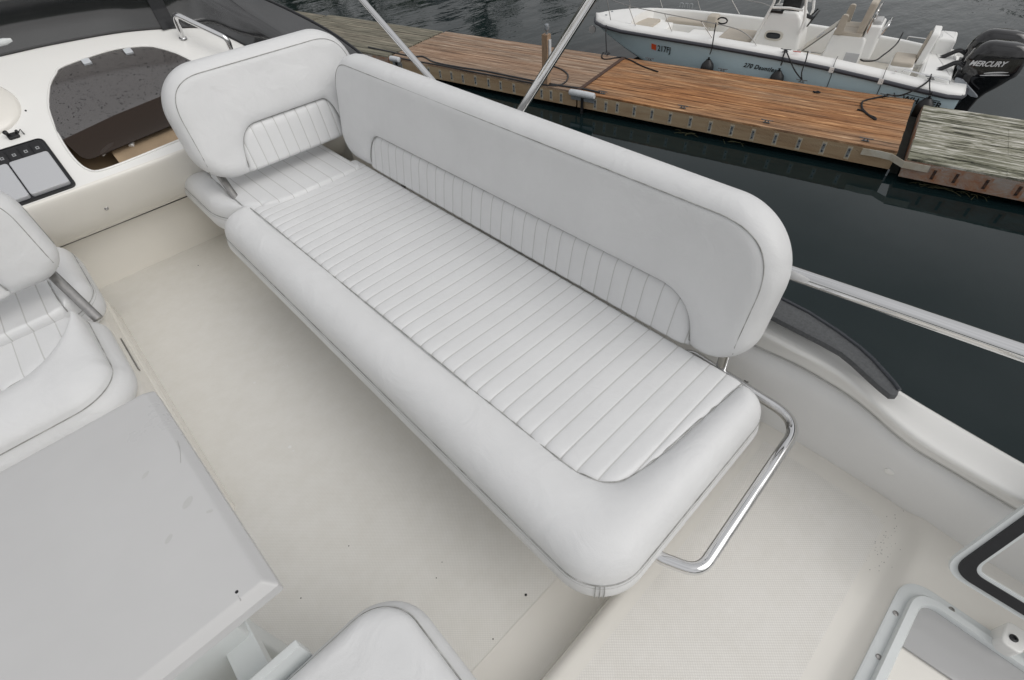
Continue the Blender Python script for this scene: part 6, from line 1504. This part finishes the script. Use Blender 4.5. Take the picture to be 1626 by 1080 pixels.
# ================================================================== FAR SHORE TREES AND HOUSE (seen in the reflections)
def crown_mesh(seed, h, mt, n=1500):
    rn = np.random.default_rng(seed); m = MB(); lobes = []
    for k in range(16):
        t_ = rn.random(); r = (0.10 + 0.22 * math.sin(math.pi * min(1, 0.15 + 0.85 * t_))) * h; th = rn.random() * 6.28; rr = r * rn.uniform(0.2, 0.8)
        lobes.append((rr * math.cos(th), rr * math.sin(th), h * (0.25 + 0.72 * t_), h * rn.uniform(0.07, 0.14)))
    for k in range(n):
        L_ = lobes[rn.integers(len(lobes))]; d = rn.normal(size=3); d /= np.linalg.norm(d); rad = L_[3] * rn.uniform(0.55, 1.08)
        c = np.array(L_[:3]) + d * rad * [1, 1, 0.8]; a = rn.normal(size=3); a /= np.linalg.norm(a); b = np.cross(a, d); b /= np.linalg.norm(b) + 1e-6; s = rn.uniform(0.16, 0.34)
        m.add([c - a * s, c + b * s * .6, c + a * s, c - b * s * .6], [(0, 1, 2, 3)])
    return m, lobes
PROTO = []
for s, mt in ((1, LEAF), (2, LEAFD), (3, LEAFB)):
    PROTO.append((s, mt))
TREES = []
def tree(k, az, r, sc, label):
    loc = (math.cos(R(az)) * r, math.sin(R(az)) * r, PW + 0.6 + (r - 74) * 0.06)
    if k not in [t_[0] for t_ in TREES]:
        t_ = thing('shore_tree', (0, 0, 0), label, 'tree', 'trees on the far shore')
        m, lobes = crown_mesh(k + 10, 13.0, PROTO[k][1]); c = m.build('crown', PROTO[k][1], t_, smooth=False, recalc=False)
        m = MB(); m.tube([(0, 0, -1), (0.1, 0, 3), (0.0, 0.15, 7), (0.1, 0, 11)], [0.35, 0.27, 0.17, 0.06], 8)
        for L_ in lobes[::2]: m.tube([(0.05, 0.05, L_[2] * 0.6), (L_[0] * .6, L_[1] * .6, L_[2] * 0.85), L_[:3]], [0.12, 0.08, 0.03], 5)
        m.build('trunk', BARK, t_); TREES.append((k, t_))
    else:
        s = [q for q in TREES if q[0] == k][0][1]; t_ = s.copy(); COL.objects.link(t_)
        for ch in s.children: q_ = ch.copy(); COL.objects.link(q_); q_.parent = t_
    t_.location = loc; t_.scale = (sc, sc, sc); t_.rotation_euler = (0, 0, az * 1.7); t_['label'] = label
kinds = ['green', 'dark green', 'russet']
tl = [(0, 39.5, 77, .75), (1, 43, 78, 1.0), (0, 46.5, 76, .8), (1, 49.5, 79, 1.35), (0, 56.5, 77, .9), (1, 60, 78, 1.5), (0, 63.5, 80, 1.0), (1, 67, 78, 1.6), (0, 71, 77, .9), (1, 75, 79, 1.5), (0, 79.5, 78, 1.2), (1, 84, 80, 1.4),
      (2, 12.5, 80, .6), (2, 8.5, 79, .75), (0, 5, 80, .8), (2, 1.5, 78, .85), (1, -3, 80, .8), (0, 89, 79, 1.1), (1, 95, 80, 1.4)]
ords = ['first', 'second', 'third', 'fourth', 'fifth', 'sixth', 'seventh', 'eighth', 'ninth', 'tenth', 'eleventh', 'twelfth', 'thirteenth', 'fourteenth', 'fifteenth', 'sixteenth', 'seventeenth', 'eighteenth', 'nineteenth']
for i, (k, az, r, sc) in enumerate(sorted(tl, key=lambda q: q[1])):
    tree(k, az, r, sc, '%s leafy tree on the far shore, %s counted from the right' % (kinds[k], ords[i]))
hs = thing('shore_house', (math.cos(R(53.3)) * 80, math.sin(R(53.3)) * 80, PW + 0.8), 'grey clapboard house between trees on the far shore', 'house')
def house():
    an = R(53.3); ex = np.array([-math.sin(an), math.cos(an)]); ey = np.array([math.cos(an), math.sin(an)]); c = ey * 80
    f = lambda x, y, z: (c[0] + ex[0] * x + ey[0] * y, c[1] + ex[1] * x + ey[1] * y, PW + 0.8 + z)
    MB().box((-3.4, 0, -1.5), (3.4, 8, 9.5), fr=f).build('wall', HOUSEG, hs, smooth=False)
    m = MB(); m.add([f(-3.9, -0.4, 9.4), f(3.9, -0.4, 9.4), f(0, -0.4, 12.8), f(-3.9, 8.4, 9.4), f(3.9, 8.4, 9.4), f(0, 8.4, 12.8)], [(0, 1, 2), (3, 5, 4), (0, 2, 5, 3), (1, 4, 5, 2), (0, 3, 4, 1)]); m.build('roof', ROOFM, hs, smooth=False)
    for x in (-2, 0, 2):
        for z in (1.5, 4.6, 7.4): MB().box((x - 0.45, -0.06, z), (x + 0.45, 0.05, z + 1.3), fr=f).build('window', GLASSD, hs, smooth=False)
house()
